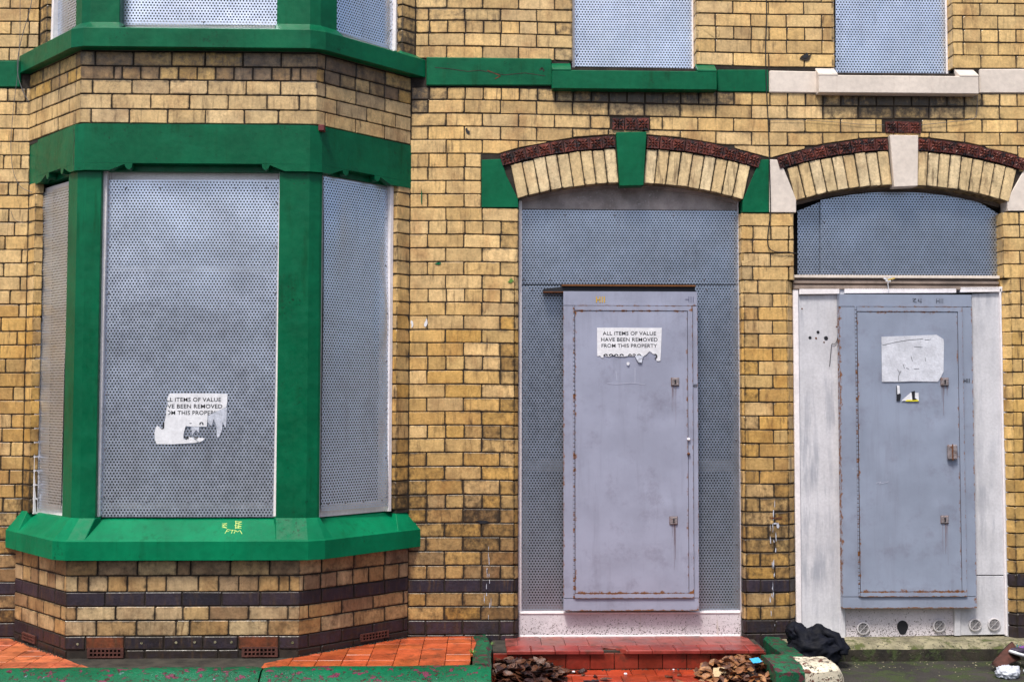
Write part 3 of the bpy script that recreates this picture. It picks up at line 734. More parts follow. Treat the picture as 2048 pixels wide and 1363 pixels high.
# doorway two
dark_box(H2, D2L - .07, D2R + .07, .05, AR2['cz'] + AR2['R1'] + .05, .17)
zb2 = at(1800, 1270, .06).z; ztr = at(1800, 553, .05).z
arch_m = simple('brown_grey_arch_frame', (.25, .20, .17), .7, 1.2, .6)
arch_head(H2, AR2, .13, at(1700, 392, .1).z + .10, arch_m, rim_mat=arch_m)
box('door_frame', D2R - .012, D2R + .001, .03, .16, zb2, at(2010, 579, .1).z, M_white, H2)
box('door_frame', D2L + .001, at(1598, 900, .06).x, .035, .16, zb2, at(1595, 580, .06).z, M_white, H2)
# moulded transom
zt0, zt1_ = at(1800, 579, .04).z, at(1800, 551, .04).z
tr = box('transom', D2L + .003, D2R - .013, .05, .16, zt0, zt1_, M_wood, H2)
hh = (zt1_ - zt0)
box('transom_moulding', D2L + .003, D2R - .013, .022, .05, zt1_ - hh * .2, zt1_, M_cream, tr, .002)
box('transom_moulding', D2L + .003, D2R - .013, .034, .05, zt1_ - hh * .58, zt1_ - hh * .38, M_wood, tr, .002)
box('transom_moulding', D2L + .003, D2R - .013, .030, .05, zt0, zt0 + hh * .25, M_wood, tr, .002)
def archtop(A, d): return lambda s, x: A['cz'] + math.sqrt(max(.01, (A['R1'] - d) ** 2 - (x - A['cx']) ** 2))
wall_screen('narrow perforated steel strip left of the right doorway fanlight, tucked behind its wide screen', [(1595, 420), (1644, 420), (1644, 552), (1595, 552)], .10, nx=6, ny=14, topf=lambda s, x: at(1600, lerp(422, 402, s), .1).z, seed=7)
def cut2(s, x):
    q = at(1641, 395, .085).z
    z = archtop(AR2, .03)(s, x); e = at(2005, 436, .085).z
    return min(z, q + (s * 8) * .05 if s < .12 else 9, e + (1 - s) / .12 * .09)
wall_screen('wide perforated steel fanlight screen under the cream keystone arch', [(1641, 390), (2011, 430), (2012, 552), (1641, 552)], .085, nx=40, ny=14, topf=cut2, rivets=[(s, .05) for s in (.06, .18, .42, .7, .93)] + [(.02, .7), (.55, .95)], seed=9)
# boards
yb = .052
b = plate('board', [(1597, 590), (1690, 588), (1692, 1276), (1597, 1278)], yb, .1, M_board, H2, .003, yb)
plate('board', [(1944, 588), (2003, 584), (2008, 1149), (1944, 1149)], yb - .003, .1, M_board, H2, .003, yb)
plate('board', [(1912, 1151), (2010, 1150.5), (2010, 1268), (1912, 1270)], yb, .1, M_board, H2, .003, yb)
plate('door_frame', [(2004, 582), (2011, 580), (2018, 1272), (2011, 1272)], yb - .012, .1, M_board, H2, .003, yb)
plate('board', [(1692, 1150), (1911, 1150), (1911, 1270), (1692, 1276)], yb + .012, .1, M_kick, H2, .003, yb)
plate('board_batten', [(1908, 1200), (1920, 1200), (1920, 1270), (1908, 1270)], yb - .012, .1, M_board, H2, .003, yb)
for a, bb, ya, yb_ in ((1597, 1677, 578, 588), (1687, 1910, 577, 586), (1918, 2002, 574, 584)):
    plate('board_rail', [(a, ya), (bb, ya - .5), (bb, yb_), (a, yb_ + 1)], yb - .022, .1, M_white, H2, .002, yb)
plate('board_batten', [(1679, 578), (1688, 578), (1690, 1276), (1681, 1276)], yb - .010, .1, M_board, H2, .002, yb)
# screw holes in the left board
for (x, y, r) in ((1620, 675, 3), (1632, 676, 2), (1636, 664, 3), (1652, 676, 4), (1648, 684, 1.5), (1604, 617, 1.5), (1673, 653, 1.5), (1994, 606, 1.8)):
    p = at(x, y, yb); m = MB(); n = 8; R = r / 309
    m.add([(p.x + R * math.cos(i * .785), yb - .0022, p.z + R * math.sin(i * .785)) for i in range(n)] + [(p.x + R * 1.3 * math.cos(i * .785), yb + .004, p.z + R * 1.3 * math.sin(i * .785)) for i in range(n)],
          [tuple(range(n))] + [(i, n + i, n + (i + 1) % n, (i + 1) % n) for i in range(n)]); m.build('screw_hole', M_rust if r < 2.5 else M_ink, H2)
# round vents
M_vent = simple('white_plastic_vent', (.55, .53, .55), .85, 1.1, .4)
def vent(px, py, Y):
    c = at(px, py, Y); m = MB(); R = .042; n = 20
    rings = [(R, 0), (R, -.008), (R * .82, -.010), (R * .8, -.002)]
    vs = [(c.x + r * math.cos(i * 6.2832 / n), Y + h, c.z + r * math.sin(i * 6.2832 / n)) for r, h in rings for i in range(n)]
    fs = [(k * n + i, k * n + (i + 1) % n, (k + 1) * n + (i + 1) % n, (k + 1) * n + i) for k in range(3) for i in range(n)]
    m.add(vs, fs); o = m.build('vent_cover', M_vent, H2)
    m = MB(); m.add([(c.x + R * .8 * math.cos(i * 6.2832 / n), Y - .0015, c.z + R * .8 * math.sin(i * 6.2832 / n)) for i in range(n)], [tuple(range(n))]); m.build('vent_recess', M_ink, o)
    m = MB()
    for i in range(-3, 4):
        h = math.sqrt(max(0, .8 ** 2 - (i * .22) ** 2)) * R; x = c.x + i * .22 * R
        m.box(x - .0007, x + .0007, Y - .006, Y - .0035, c.z - h, c.z + h)
        m.box(c.x - h, c.x + h, Y - .0063, Y - .004, c.z + i * .22 * R - .0006, c.z + i * .22 * R + .0006)
    m.build('vent_grille', M_vent, o)
    m = MB(); e = R * .57
    for s in (1, -1):
        q = .0025; m.add([(c.x - e - q, Y - .009, c.z - s * e), (c.x - e, Y - .009, c.z - s * e - q), (c.x + e + q, Y - .009, c.z + s * e), (c.x + e, Y - .009, c.z + s * e + q)], [(0, 1, 2, 3)])
    m.build('vent_cross', M_vent, o)
    return o
vent(1726, 1255, yb + .008); vent(1878, 1250, yb + .008); vent(1950, 1248, yb - .004); vent(1988, 1247, yb - .004)
p = at(1805, 1252, yb + .01); m = MB(); n = 18
m.add([(p.x + .037 * math.cos(i * 6.2832 / n), yb + .0095, p.z + .040 * math.sin(i * 6.2832 / n) - (.012 if math.sin(i * 6.2832 / n) < -.8 else 0)) for i in range(n)], [tuple(range(n))]); m.build('vent_hole', M_ink, H2)

# window screens upstairs right
for H, L, R, lab, px, sd_ in ((H1, W2L, W2R, 'pale blue perforated steel screen in the upper window above the green sill', (1149, 1391, 133, 137), 11),
                              (H2, W3L, W3R, 'pale blue perforated steel screen in the upper window above the cream sill', (1671, 1903, 145, 147), 13)):
    zz = at(px[0], px[2], .085).z
    dark_box(H, L - .04, R + .04, zz - .02, ZT, .17)
    box('window_frame', L + .001, L + .022, .075, .16, zz - .02, ZT, M_white, H); box('window_frame', R - .014, R - .001, .075, .16, zz - .02, ZT, M_white, H)
    wall_screen(lab, [(px[0], -90), (px[1] - 2, -90), (px[1] - 1, px[3]), (px[0], px[2])], .08, nx=22, ny=18, rivets=[(.02, .1), (.02, .45), (.98, .3), (.98, .7)], seed=sd_, dent=.0028)

# ------------------------------------------------------------------ bay window
PU = [(-2.915, 0.), (-2.405, -.53), (-.995, -.53), (-.462, 0.)]      # upper brickwork and lintel
PL = [(-2.940, 0.), (-2.432, -.53), (-1.068, -.53), (-.462, 0.)]     # brickwork below the sill
SO = [(-3.005, .0), (-2.470, -.60), (-.953, -.60), (-.384, .0)]      # outer edge of the lower sill
UO = [(-2.985, .0), (-2.420, -.60), (-.975, -.60), (-.372, .0)]      # outer edge of the upper sill
def facet(P, c=.045):
    out = [Vector(P[0])]
    for i in (1, 2):
        a, b, d = Vector(P[i - 1]), Vector(P[i]), Vector(P[i + 1])
        out += [b + (a - b).normalized() * c, b + (d - b).normalized() * c]
    return out + [Vector(P[3])]
def offset(P, t):
    """shift the plan line inwards by t, ends kept on the wall plane"""
    P = [Vector(p) for p in P]; L = []
    for a, b in zip(P, P[1:]):
        e = (b - a).normalized(); n = Vector((-e.y, e.x)); L.append((a + n * t, e))
    out = []
    a, e = L[0]; out.append(a + e * ((.03 - a.y) / e.y))
    for (a, e), (b, f) in zip(L, L[1:]):
        d = e.x * f.y - e.y * f.x
        s = ((b.x - a.x) * f.y - (b.y - a.y) * f.x) / d; out.append(a + e * s)
    a, e = L[-1]; out.append(a + e * ((.03 - a.y) / e.y))
    return out
def sweep(name, P, prof, mat, parent, bevel=.004):
    rings = [offset(P, t) for t, z in prof]; n = len(P); k = len(prof); m = MB()
    vs = [(rings[j][i].x, rings[j][i].y, prof[j][1]) for i in range(n) for j in range(k)]
    fs = [(i * k + j, (i + 1) * k + j, (i + 1) * k + (j + 1) % k, i * k + (j + 1) % k) for i in range(n - 1) for j in range(k)]
    fs += [tuple(range(k))[::-1], tuple((n - 1) * k + j for j in range(k))]
    m.add(vs, fs); return m.build(name, mat, parent, bevel)
def segframe(a, b):
    a, b = Vector(a), Vector(b); e = (b - a).normalized()
    return (Vector((a.x, a.y, 0)), Vector((e.x, e.y, 0)), Vector((0, 0, 1)), Vector((e.y, -e.x, 0))), (b - a).length
# brickwork under and over
bb = []
def bay_rows(P, zs, rows_front, kind, dirt):
    fl, L = segframe(P[0], P[1]); ff, LF = segframe(P[1], P[2]); frr, LR = segframe(P[2], P[3])
    h = JOINT / 2
    for r, (z0, z1) in enumerate(zip(zs, zs[1:])):
        hdr = kind[r] == 'h'
        fx = rows_front[r]
        for seg, (fr_, L_) in enumerate(((fl, L), (ff, LF), (frr, LR))):
            if seg == 1:
                us = [0] + [hit(q, (1200 if z0 < 1.5 else 200), P[1], P[2])[0] for q in fx] + [LF]
            else:
                st = .1175 if hdr else .235; off = (.06 if hdr else .155) if r % 2 else (.03 if hdr else .235 / 2 - .05 + .0)
                us = [0.]; u = off
                while u < L_ - .03: us.append(u); u += st
                us.append(L_)
                if seg == 0: us = [L_ - q for q in us[::-1]]
            for a, b_ in zip(us, us[1:]):
                if b_ - a < .02: continue
                poly = [Vector((a + (h if a > 0 else -.002), z0 + h)), Vector((b_ - (h if b_ < L_ - .001 else -.002), z0 + h)), Vector((b_ - (h if b_ < L_ - .001 else -.002), z1 - h)), Vector((a + (h if a > 0 else -.002), z1 - h))]
                mx = fr_[0] + fr_[1] * ((a + b_) / 2)
                yield seg, r, poly, fr_, (a + b_) / 2, mx, dirt[r]
zsU = [at(400, y, -.53).z for y in (247.8, 219.2, 189.8, 160.9, 133.6, 103.7)]
zsU.append(zsU[-1] + .03)
frontU = [[435, 617, 800, 980, 1165, 1327], [532, 718, 903, 1087, 1272, 1425], [440, 627, 807, 988, 1172, 1335], [540, 580, 668, 757, 848, 937, 1025, 1113, 1203, 1293, 1385, 1430], [450, 632, 815, 975, 1155, 1337], [520, 700, 880, 1060, 1240]]
for seg, r, poly, fr_, u, mx, dt in bay_rows(PU, zsU, [[q / 2.381 for q in f] for f in frontU], 'sssshsss'[0:3] + 'hss', [.05, .08, .18, .32, .42, .8]):
    if r == 5: poly[2].y = poly[3].y = poly[0].y + .02
    c = random.choice(BROWN if random.random() < [.05, .1, .4, .6, .7, .8][r] else PAL); k = rnd(.92, 1.1)
    if r < 3: c = tuple(lerp(a, b, .6) for a, b in zip(c, (.68, .50, .27)))
    bb.append((0, poly, fr_, (c[0] * k, c[1] * k, c[2] * k, dt * (1 if seg == 1 else .8))))
zsL = [at(300, y, -.53).z for y in (1352.5, 1325.9, 1298.6, 1271.3, 1239.8, 1211.7, 1183, 1150.8, 1119)]
frontL = [[], [600, 693, 1043, 1140], [410, 595, 783, 970, 1135, 1330], [462, 652, 840, 905, 1090, 1277], [365, 552, 738, 872, 997, 1185, 1372], [500, 690, 866, 1054, 1240], [368, 420, 512, 605, 697, 790, 943, 1040, 1135, 1230, 1327, 1377], [462, 652, 840, 906, 1095, 1282]]
AIR = []
for seg, r, poly, fr_, u, mx, dt in bay_rows(PL, zsL, [[q / 2.381 for q in f] for f in frontL], 'ssssssh s'.replace(' ', ''), [.8, .6, .35, .28, .2, .15, .18, .3]):
    X = [a / 2.381 for a in (410, 595, 1135, 1330)]; uu = [hit(x, 1280, PL[1], PL[2])[0] for x in X]
    if r in (0, 1, 2, 5): c = tuple(v * .8 for v in random.choice(PURP))
    else: c = random.choice(BROWN if random.random() < .6 else [(.42, .31, .17), (.46, .33, .17), (.38, .27, .15)])
    if r in (1, 2) and seg == 1 and (uu[0] - .01 < u < uu[1] + .01 or uu[2] - .01 < u < uu[3] + .01):
        if r == 2: c = (.20, .055, .022)
        else: continue
    k = rnd(.9, 1.12) * (1.22 if r in (3, 4, 6, 7) else 1); bb.append((0, poly, fr_, (c[0] * k, c[1] * k, c[2] * k, dt)))
emit(bb, BAY, 290)
# core of the bay behind its bricks
def core(P, z0, z1, name='bay_core'):
    sweep(name, P, [(.006, z0), (.006, z1), (.2, z1), (.2, z0)], M_mortar, BAY, 0)
core(PU, zsU[0] - .02, zsU[-1] + .04); core(PL, -.02, zsL[-1] + .01)
prism('bay_floor', [(-2.8, .02), (-2.32, -.40), (-1.1, -.40), (-.6, .02)], zsL[-1] - .02, zsL[-1], M_dark, BAY)
prism('bay_floor', [(-2.8, .02), (-2.32, -.40), (-1.1, -.40), (-.6, .02)], zsU[0] - .02, zsU[0] + .0, M_dark, BAY)
box('dark_interior', -3.1, -.3, .17, .19, 0, ZT, M_dark, BAY, 0)
# terracotta air bricks
M_air = simple('terracotta_air_brick', (.085, .026, .018), .6, 1.3, .7, 20, 90, bump=.5)
def air_brick(P, Q, x0, x1, y0, y1, lab=None):
    fr_, L = segframe(P, Q); u0, za = hit(x0, y1, P, Q); u1, zb = hit(x1, y0, P, Q); O, U, V, N = fr_
    nxh, nyh = 8, 2; m = MB(); du = (u1 - u0); dz = zb - za
    us = [u0]
    for i in range(nxh):
        a = u0 + du * (.06 + .88 * i / nxh); us += [a + du * .018, a + du * .09]
    us.append(u1); zs = [za]
    for j in range(nyh):
        a = za + dz * (.10 + .8 * j / nyh); zs += [a + dz * .06, a + dz * .34]
    zs.append(zb)
    def P3(u, z, h): return O + U * u + V * z + N * h
    for i in range(len(us) - 1):
        for j in range(len(zs) - 1):
            h = .012; A_, B_, C_, D_ = (us[i], zs[j]), (us[i + 1], zs[j]), (us[i + 1], zs[j + 1]), (us[i], zs[j + 1])
            if i % 2 == 1 and j % 2 == 1:
                for (p_, q_) in ((A_, B_), (B_, C_), (C_, D_), (D_, A_)): m.add([P3(*p_, h), P3(*q_, h), P3(*q_, -.03), P3(*p_, -.03)], [(0, 1, 2, 3)])
            else: m.add([P3(*A_, h), P3(*B_, h), P3(*C_, h), P3(*D_, h)], [(0, 1, 2, 3)])
    m.add([P3(u0, za, .012), P3(u1, za, .012), P3(u1, zb, .012), P3(u0, zb, .012), P3(u0, za, -.03), P3(u1, za, -.03), P3(u1, zb, -.03), P3(u0, zb, -.03)], [(0, 4, 5, 1), (1, 5, 6, 2), (2, 6, 7, 3), (3, 7, 4, 0)])
    return m.build('air_brick', M_air, BAY)
air_brick(PL[1], PL[2], 175, 248, 1294, 1314); air_brick(PL[1], PL[2], 484, 556, 1292, 1312)
air_brick(PL[2], PL[3], 720, 776, 1258, 1282); air_brick(PL[0], PL[1], 47, 73, 1271, 1277)
# green lintel with stop-chamfered soffit
zl0, zl1 = at(400, 341, -.545).z, at(400, 248.5, -.545).z
PLT = offset(PU, -.014); PLT[0] = Vector((at(60, 350).x, 0)); PLT[3] = Vector((at(822, 330).x, 0))
PLF = facet(PLT, .04); hz = .043
lin = sweep('lintel', PLF, [(0, zl0 + hz), (0, zl1), (.22, zl1), (.22, zl0 + hz)], M_green, BAY, 0)
for i, (a, b_) in enumerate(zip(PLF, PLF[1:])):
    fr_, L = segframe(a, b_); O, U, V, N = fr_; z0, z1 = zl0, zl0 + hz - .0004
    if L > .3:
        lo = (.15, L - .15) if i == 2 else ((.045, L - .15) if i == 4 else (.15, L - .045))
        if i == 4: lo = (.07, L - .17)
        if i == 0: lo = (.17, L - .07)
        s, e = lo
        def knob(c, sg):
            return [(c + sg * -.026, z1 - .006), (c + sg * -.018, z0 + .016), (c + sg * -.006, z0 + .006), (c + sg * .006, z0 + .006), (c + sg * .018, z0 + .018), (c + sg * .022, z1 - .001)]
        outl = [(0, z1), (0, z0), (s, z0), (s + .075, z1 - .012)] + knob(s + .115, 1) + knob(e - .115, -1)[::-1] + [(e - .075, z1 - .012), (e, z0), (L, z0), (L, z1)]
        pre, post = outl[:10], outl[10:]
        # two end pieces joined by a sliver at z1
        m = MB()
        for pl in (pre, post):
            n = len(pl)
            m.add([O + U * u + V * z - N * 0. for u, z in pl] + [O + U * u + V * z - N * .05 for u, z in pl], [tuple(range(n)), tuple(range(2 * n - 1, n - 1, -1))] + [(q, n + q, n + (q + 1) % n, (q + 1) % n) for q in range(n)])
        m.build('lintel_stop', M_green, lin)
    else:
        m = MB(); pl = [(0, z1), (0, z0), (L, z0), (L, z1)]
        m.add([O + U * u + V * z for u, z in pl] + [O + U * u + V * z - N * .05 for u, z in pl], [(0, 1, 2, 3), (7, 6, 5, 4), (0, 4, 5, 1), (1, 5, 6, 2), (2, 6, 7, 3), (3, 7, 4, 0)]); m.build('lintel_stop', M_green, lin)
sweep('lintel_soffit', PLF, [(.055, zl0 + .004), (.055, zl0 + hz), (.20, zl0 + hz), (.20, zl0 + .004)], M_green, lin, 0)
# sills
zs0, zs1_, zsb = at(400, 1120, -.60).z, at(400, 1082, -.60).z, at(400, 1034, -.50).z
SOF = facet(SO, .055)
sl = sweep('sill', SOF, [(0, zs0), (0, zs1_), (.13, zsb - .02), (.25, zsb + .01), (.25, zs0)], M_green_sill_lit, BAY, .005)
zu0, zu1 = at(400, 95, -.60).z, at(400, 57, -.60).z
UOF = facet(UO, .05)
su = sweep('sill', UOF, [(0, zu0), (0, zu1), (.14, zu1 + .05), (.25, zu1 + .06), (.25, zu0)], M_green, BAY, .005)
# mullion posts
def post(P, i, wf, ws, z0, z1, inset, mat=M_green, depth=.075):
    """P plan line, i = corner index 1 or 2; wf along the front, ws along the side"""
    c = Vector(P[i]); f = (Vector(P[3 - i]) - c).normalized(); s = (Vector(P[0 if i == 1 else 3]) - c).normalized()
    bis = (f + s).normalized(); c = c + bis * inset
    k = .035
    pl = [c + f * wf, c + f * k, c + s * k, c + s * ws]
    nf = Vector((0, 1)); ns = Vector((-s.y, s.x)); ns = ns if ns.dot(f) > 0 else -ns
    pl += [c + s * ws + ns * depth, c + bis * depth * 1.3, c + f * wf + nf * depth]
    if i == 1: pl = pl[::-1]
    return pl, prism('mullion', pl, z0, z1, mat, BAY, .003)
def expand(pl, i, dz, P):
    """foot of the sill stool: pushed out to the nosing"""
    return pl
for i in (1, 2):
    if i == 1: wf = hit(194, 700, PU[1], PU[2])[0]; ws = (Vector(PU[1]) - Vector(PU[0])).length - hit(129, 700, PU[0], PU[1])[0] + .01
    else: wf = (Vector(PU[2]) - Vector(PU[1])).length - hit(556, 700, PU[1], PU[2])[0]; ws = hit(643, 700, PU[2], PU[3])[0]
    PM = [(PU[0]), (PU[1]), (PU[2]), (PU[3])]
    pl, o = post(PM, i, wf, ws, zsb - .005, zl0 + .002, .012)
    plu, o2 = post(UO, i, .21 if i == 1 else .235, .12 if i == 1 else .16, zu1 + .045, ZT, .075)
    # stools: wedge from nosing to post foot
    for (Pn, zn, zp, base, pa) in ((SOF, zs1_, zsb - .004, SO, sl), (UOF, zu1, zu1 + .052, UO, su)):
        src = pl if base is SO else plu
        c = Vector(base[i]); f = (Vector(base[3 - i]) - c).normalized(); s = (Vector(base[0 if i == 1 else 3]) - c).normalized(); bis = (f + s).normalized()
        w1 = wf + .03 if base is SO else .26; w2 = ws + .07 if base is SO else .2; k = .055; c0 = c + bis * .004
        bot = [c0 + f * w1, c0 + f * k, c0 + s * k, c0 + s * w2]
        q = src if i == 2 else src[::-1]
        top = [Vector(v) for v in q[:4]]
        bot += [top[3] + bis * .05, top[0] + bis * .05]; top += [top[3] + bis * .05, top[0] + bis * .05]
        if i == 1: bot, top = bot[::-1], top[::-1]
        prism('sill_stool', bot, zn - .002, zp + .004, M_green_sill_lit if base is SO else M_green, pa, .003, top)
# end stools against the wall
for base, zn, zp, pa, mt in ((SO, zs1_, zsb - .0, sl, M_green_sill_lit), (UO, zu1, zu1 + .055, su, M_green)):
    for e_, q in ((0, 1), (3, 2)):
        a, b_ = Vector(base[e_]), Vector(base[q]); d = (b_ - a).normalized(); n = Vector((-d.y, d.x)); n = n if n.y > 0 else -n
        w_ = .19
        bot = [a + d * 0, a + d * w_, a + d * w_ + n * .12, a + n * .12]
        top = [a + n * .085, a + d * (w_ - .05) + n * .085, a + d * (w_ - .05) + n * .14, a + n * .14]
        if e_ == 3: bot, top = bot[::-1], top[::-1]
        prism('sill_stool', bot, zn - .003, zp + .006, mt, pa, .002, top)
# jamb piers of the bay, brick by brick
def bay_jamb(P, e_, q, z_lo, z_hi, ks, w_, turn):
    a, b_ = Vector(P[e_]), Vector(P[q]); d = (b_ - a).normalized(); n = Vector((-d.y, d.x)); n = n if n.y > 0 else -n
    out = []
    core_poly = [a - d * .0, a + d * (w_ - .006) + n * .006, a + d * (w_ - .004) + n * (turn + .01), a + n * .2 + Vector((0, .06))]
    if e_ == 3: core_poly = core_poly[::-1]
    prism('jamb_core', core_poly, z_lo, z_hi, M_mortar, BAY)
    p0, p1, p2 = a, a + d * w_, a + d * (w_ + turn * .25) + n * turn
    for k in ks:
        z0, z1 = zc(a.x, k) + JOINT / 2, zc(a.x, k + 1) - JOINT / 2
        z0, z1 = max(z0, z_lo), min(z1, z_hi)
        if z1 - z0 < .02: continue
        for u, v, tg in ((p0, p1, 0), (p1, p2, 1)):
            if e_ == 3: u, v = v, u
            fr_, L = segframe(u, v)
            c = tint(a.x, z0, k); out.append((0, [Vector((.001, z0)), Vector((L - .001, z0)), Vector((L - .001, z1)), Vector((.001, z1))], fr_, (*c, .1 + .6 * max(0, 1 - (z0 - z_lo) / .5))))
    return out
PJ = [(PX(51.5, 700), 0.), PU[1], PU[2], (PX(818.5, 700), 0.)]
jb = bay_jamb(PJ, 3, 2, zsb - .02, zl0 + .01, range(6, 33), .105, .045) + bay_jamb(PJ, 0, 1, zsb - .02, zl0 + .01, range(6, 33), .10, .05)
PJU = [(PX(80, 60), 0.), (-2.40, -.52), (-.99, -.52), (PX(831, 60), 0.)]
jb += bay_jamb(PJU, 3, 2, zu1, ZT, range(38, 46), .11, .045) + bay_jamb(PJU, 0, 1, zu1, ZT, range(38, 46), .11, .045)
m = MB()
for b in jb:
    vs, fs, cs = slab(b[1], b[2], col=b[3], depth=.012); m.add(vs, fs, cs)
o = m.build('jamb_brickwork', M_brick, BAY, kind='stuff')

# bay window frames, dark panes and screens
def facepts(P, i):             # plan ends of face i (0 left, 1 front, 2 right)
    return P[i], P[i + 1]
def quad_on(P, Q, pts): return [hit(x, y, P, Q) for x, y in pts]
def face_window(P, i, inset, pts, label, seed, frame=.025, top=.03, bot=.012, leftw=None, rightw=None, railb=.03, **k):
    Pi = offset(P, inset); a, b_ = Pi[i], Pi[i + 1]; fr_, L = segframe(a, b_); O, U, V, N = fr_
    q = quad_on(a, b_, pts)
    lw = frame if leftw is None else leftw; rw = frame if rightw is None else rightw
    def bar(nm, u0, z0, u1, z1, h0, h1, mat):       # leaning bar between two heights
        m = MB()
        pl = [u0[0], u1[0], u1[1], u0[1]]
        m.add([O + U * pl[0] + V * z0 + N * h0, O + U * pl[1] + V * z0 + N * h0, O + U * pl[2] + V * z1 + N * h0, O + U * pl[3] + V * z1 + N * h0,
               O + U * pl[0] + V * z0 + N * h1, O + U * pl[1] + V * z0 + N * h1, O + U * pl[2] + V * z1 + N * h1, O + U * pl[3] + V * z1 + N * h1],
              [(0, 1, 2, 3), (7, 6, 5, 4), (0, 4, 5, 1), (1, 5, 6, 2), (2, 6, 7, 3), (3, 7, 4, 0)])
        return m.build(nm, mat, BAY, .002)
    TL, TR, BR, BL = q
    zt_, zb_ = max(TL[1], TR[1]), min(BL[1], BR[1])
    e = .010                                        # the sheet overlaps its frame
    bar('window_frame', (BL[0] - lw, TL[0] - lw), zb_ - bot, (BL[0] + e * 1.2, TL[0] + e * 1.2), zt_ + top, -.06, -.012, M_white)
    bar('window_frame', (BR[0] - e * 1.2, TR[0] - e * 1.2), zb_ - bot, (BR[0] + rw, TR[0] + rw), zt_ + top, -.06, -.012, M_white)
    if lw > .01: bar('window_frame', (BL[0] - lw, TL[0] - lw), zb_ - bot + .001, (BL[0] - .001, TL[0] - .001), zt_ + top - .001, -.05, .030, M_white)
    if rw > .01: bar('window_frame', (BR[0] + .001, TR[0] + .001), zb_ - bot + .001, (BR[0] + rw, TR[0] + rw), zt_ + top - .001, -.05, .030, M_white)
    bar('window_rail', (TL[0] + .013, TL[0] + .013), zt_ - .012, (TR[0] - .013, TR[0] - .013), zt_ + top, -.055, -.0125, M_white)
    bar('window_rail', (BL[0] + .013, BL[0] + .013), zb_ - bot, (BR[0] - .013, BR[0] - .013), zb_ + railb, -.055, -.0125, M_white)
    bar('window_pane', (BL[0], BL[0]), zb_, (BR[0], BR[0]), zt_, -.075, -.070, M_glass)
    return screen(label, O, U, N, q, seed=seed, **k), (O, U, N, q)
so1, FRONT = face_window(PU, 1, .075, [(218, 360), (560, 359), (548, 1033), (202, 1033)], 'large perforated steel screen in the middle of the lower bay, with a torn notice', 21, frame=.04, top=.045, bot=-.004, railb=.004, dent=.0028, nx=36, ny=56, rivets=RS + RT + RB)
O, U, N, q = FRONT
for (yy, hh_) in ((538, .03), (1012, .035)):        # bars behind the sheet that show through its holes
    z = hit(400, yy, (O.x, O.y), (O.x + U.x, O.y + U.y))[1]
    m = MB(); a = O + U * (q[0][0] + .02) ; b_ = O + U * (q[1][0] - .03)
    m.box(a.x, b_.x, a.y + .0125, a.y + .05, z - hh_ / 2, z + hh_ / 2); m.build('window_rail', M_under, BAY)
def bulge(s, t):   # buckled right-hand screen
    return .008 * math.exp(-((s - .18) / .16) ** 2 - ((t - .86) / .13) ** 2) + .010 * math.exp(-((s - .92) / .10) ** 2 - ((t - .58) / .16) ** 2) \
        + .030 * (1 - t) * (.4 + .6 * s) + .012 * math.exp(-((t - .62) / .2) ** 2) * (1 - s) + .004 * math.exp(-((s - .95) / .06) ** 2) * math.sin(t * 23) - .003 * math.exp(-((s - .9) / .12) ** 2 - ((t - .35) / .1) ** 2)
face_window(PU, 2, .06, [(647, 352), (775, 374), (770, 1011), (640, 1021)], 'buckled perforated steel screen on the right angled side of the lower bay', 23, frame=.02, leftw=.002, rightw=.028, bot=.035, top=.02, fold=bulge, dent=.002, nx=26, ny=60, rivets=[(.97, t) for t in (.03, .15, .3, .45, .6, .75, .9)] + [(s, .02) for s in (.1, .35, .62, .9)])
def ripple(s, t): return .003 * math.sin(t * 60 + 2 * s) * math.exp(-((s - .2) / .35) ** 2) + .010 * math.exp(-((s - .12) / .14) ** 2 - ((t - .94) / .04) ** 2)
face_window(PU, 0, .06, [(86, 386), (141, 366), (121, 1019), (76, 1016)], 'rippled perforated steel screen on the left angled side of the lower bay', 25, frame=.02, leftw=.018, rightw=.002, bot=.035, top=.02, fold=ripple, dent=.002, nx=22, ny=80, rivets=[(.05, t) for t in (.03, .15, .3, .45, .6, .75, .9)])
face_window(UO, 1, .15, [(238, -90), (576, -90), (576, 50), (238, 50)], 'bright perforated steel screen in the middle of the upper bay', 27, frame=.03, top=.0, dent=.003, nx=30, ny=14, rivets=[(.02, .2), (.98, .2), (.5, .04)])
face_window(UO, 2, .13, [(657, -90), (787, -90), (784, 100), (657, 58)], 'bright perforated steel screen on the right side of the upper bay', 29, frame=.03, leftw=.002, top=.0, dent=.003, nx=20, ny=14, rivets=[(.97, .2), (.97, .5)])
face_window(UO, 0, .13, [(120, -90), (160, -90), (160, 60), (114, 84)], 'grey perforated steel screen on the left side of the upper bay', 31, frame=.03, rightw=.002, top=.0, dent=.003, nx=16, ny=14, rivets=[(.05, .5)])

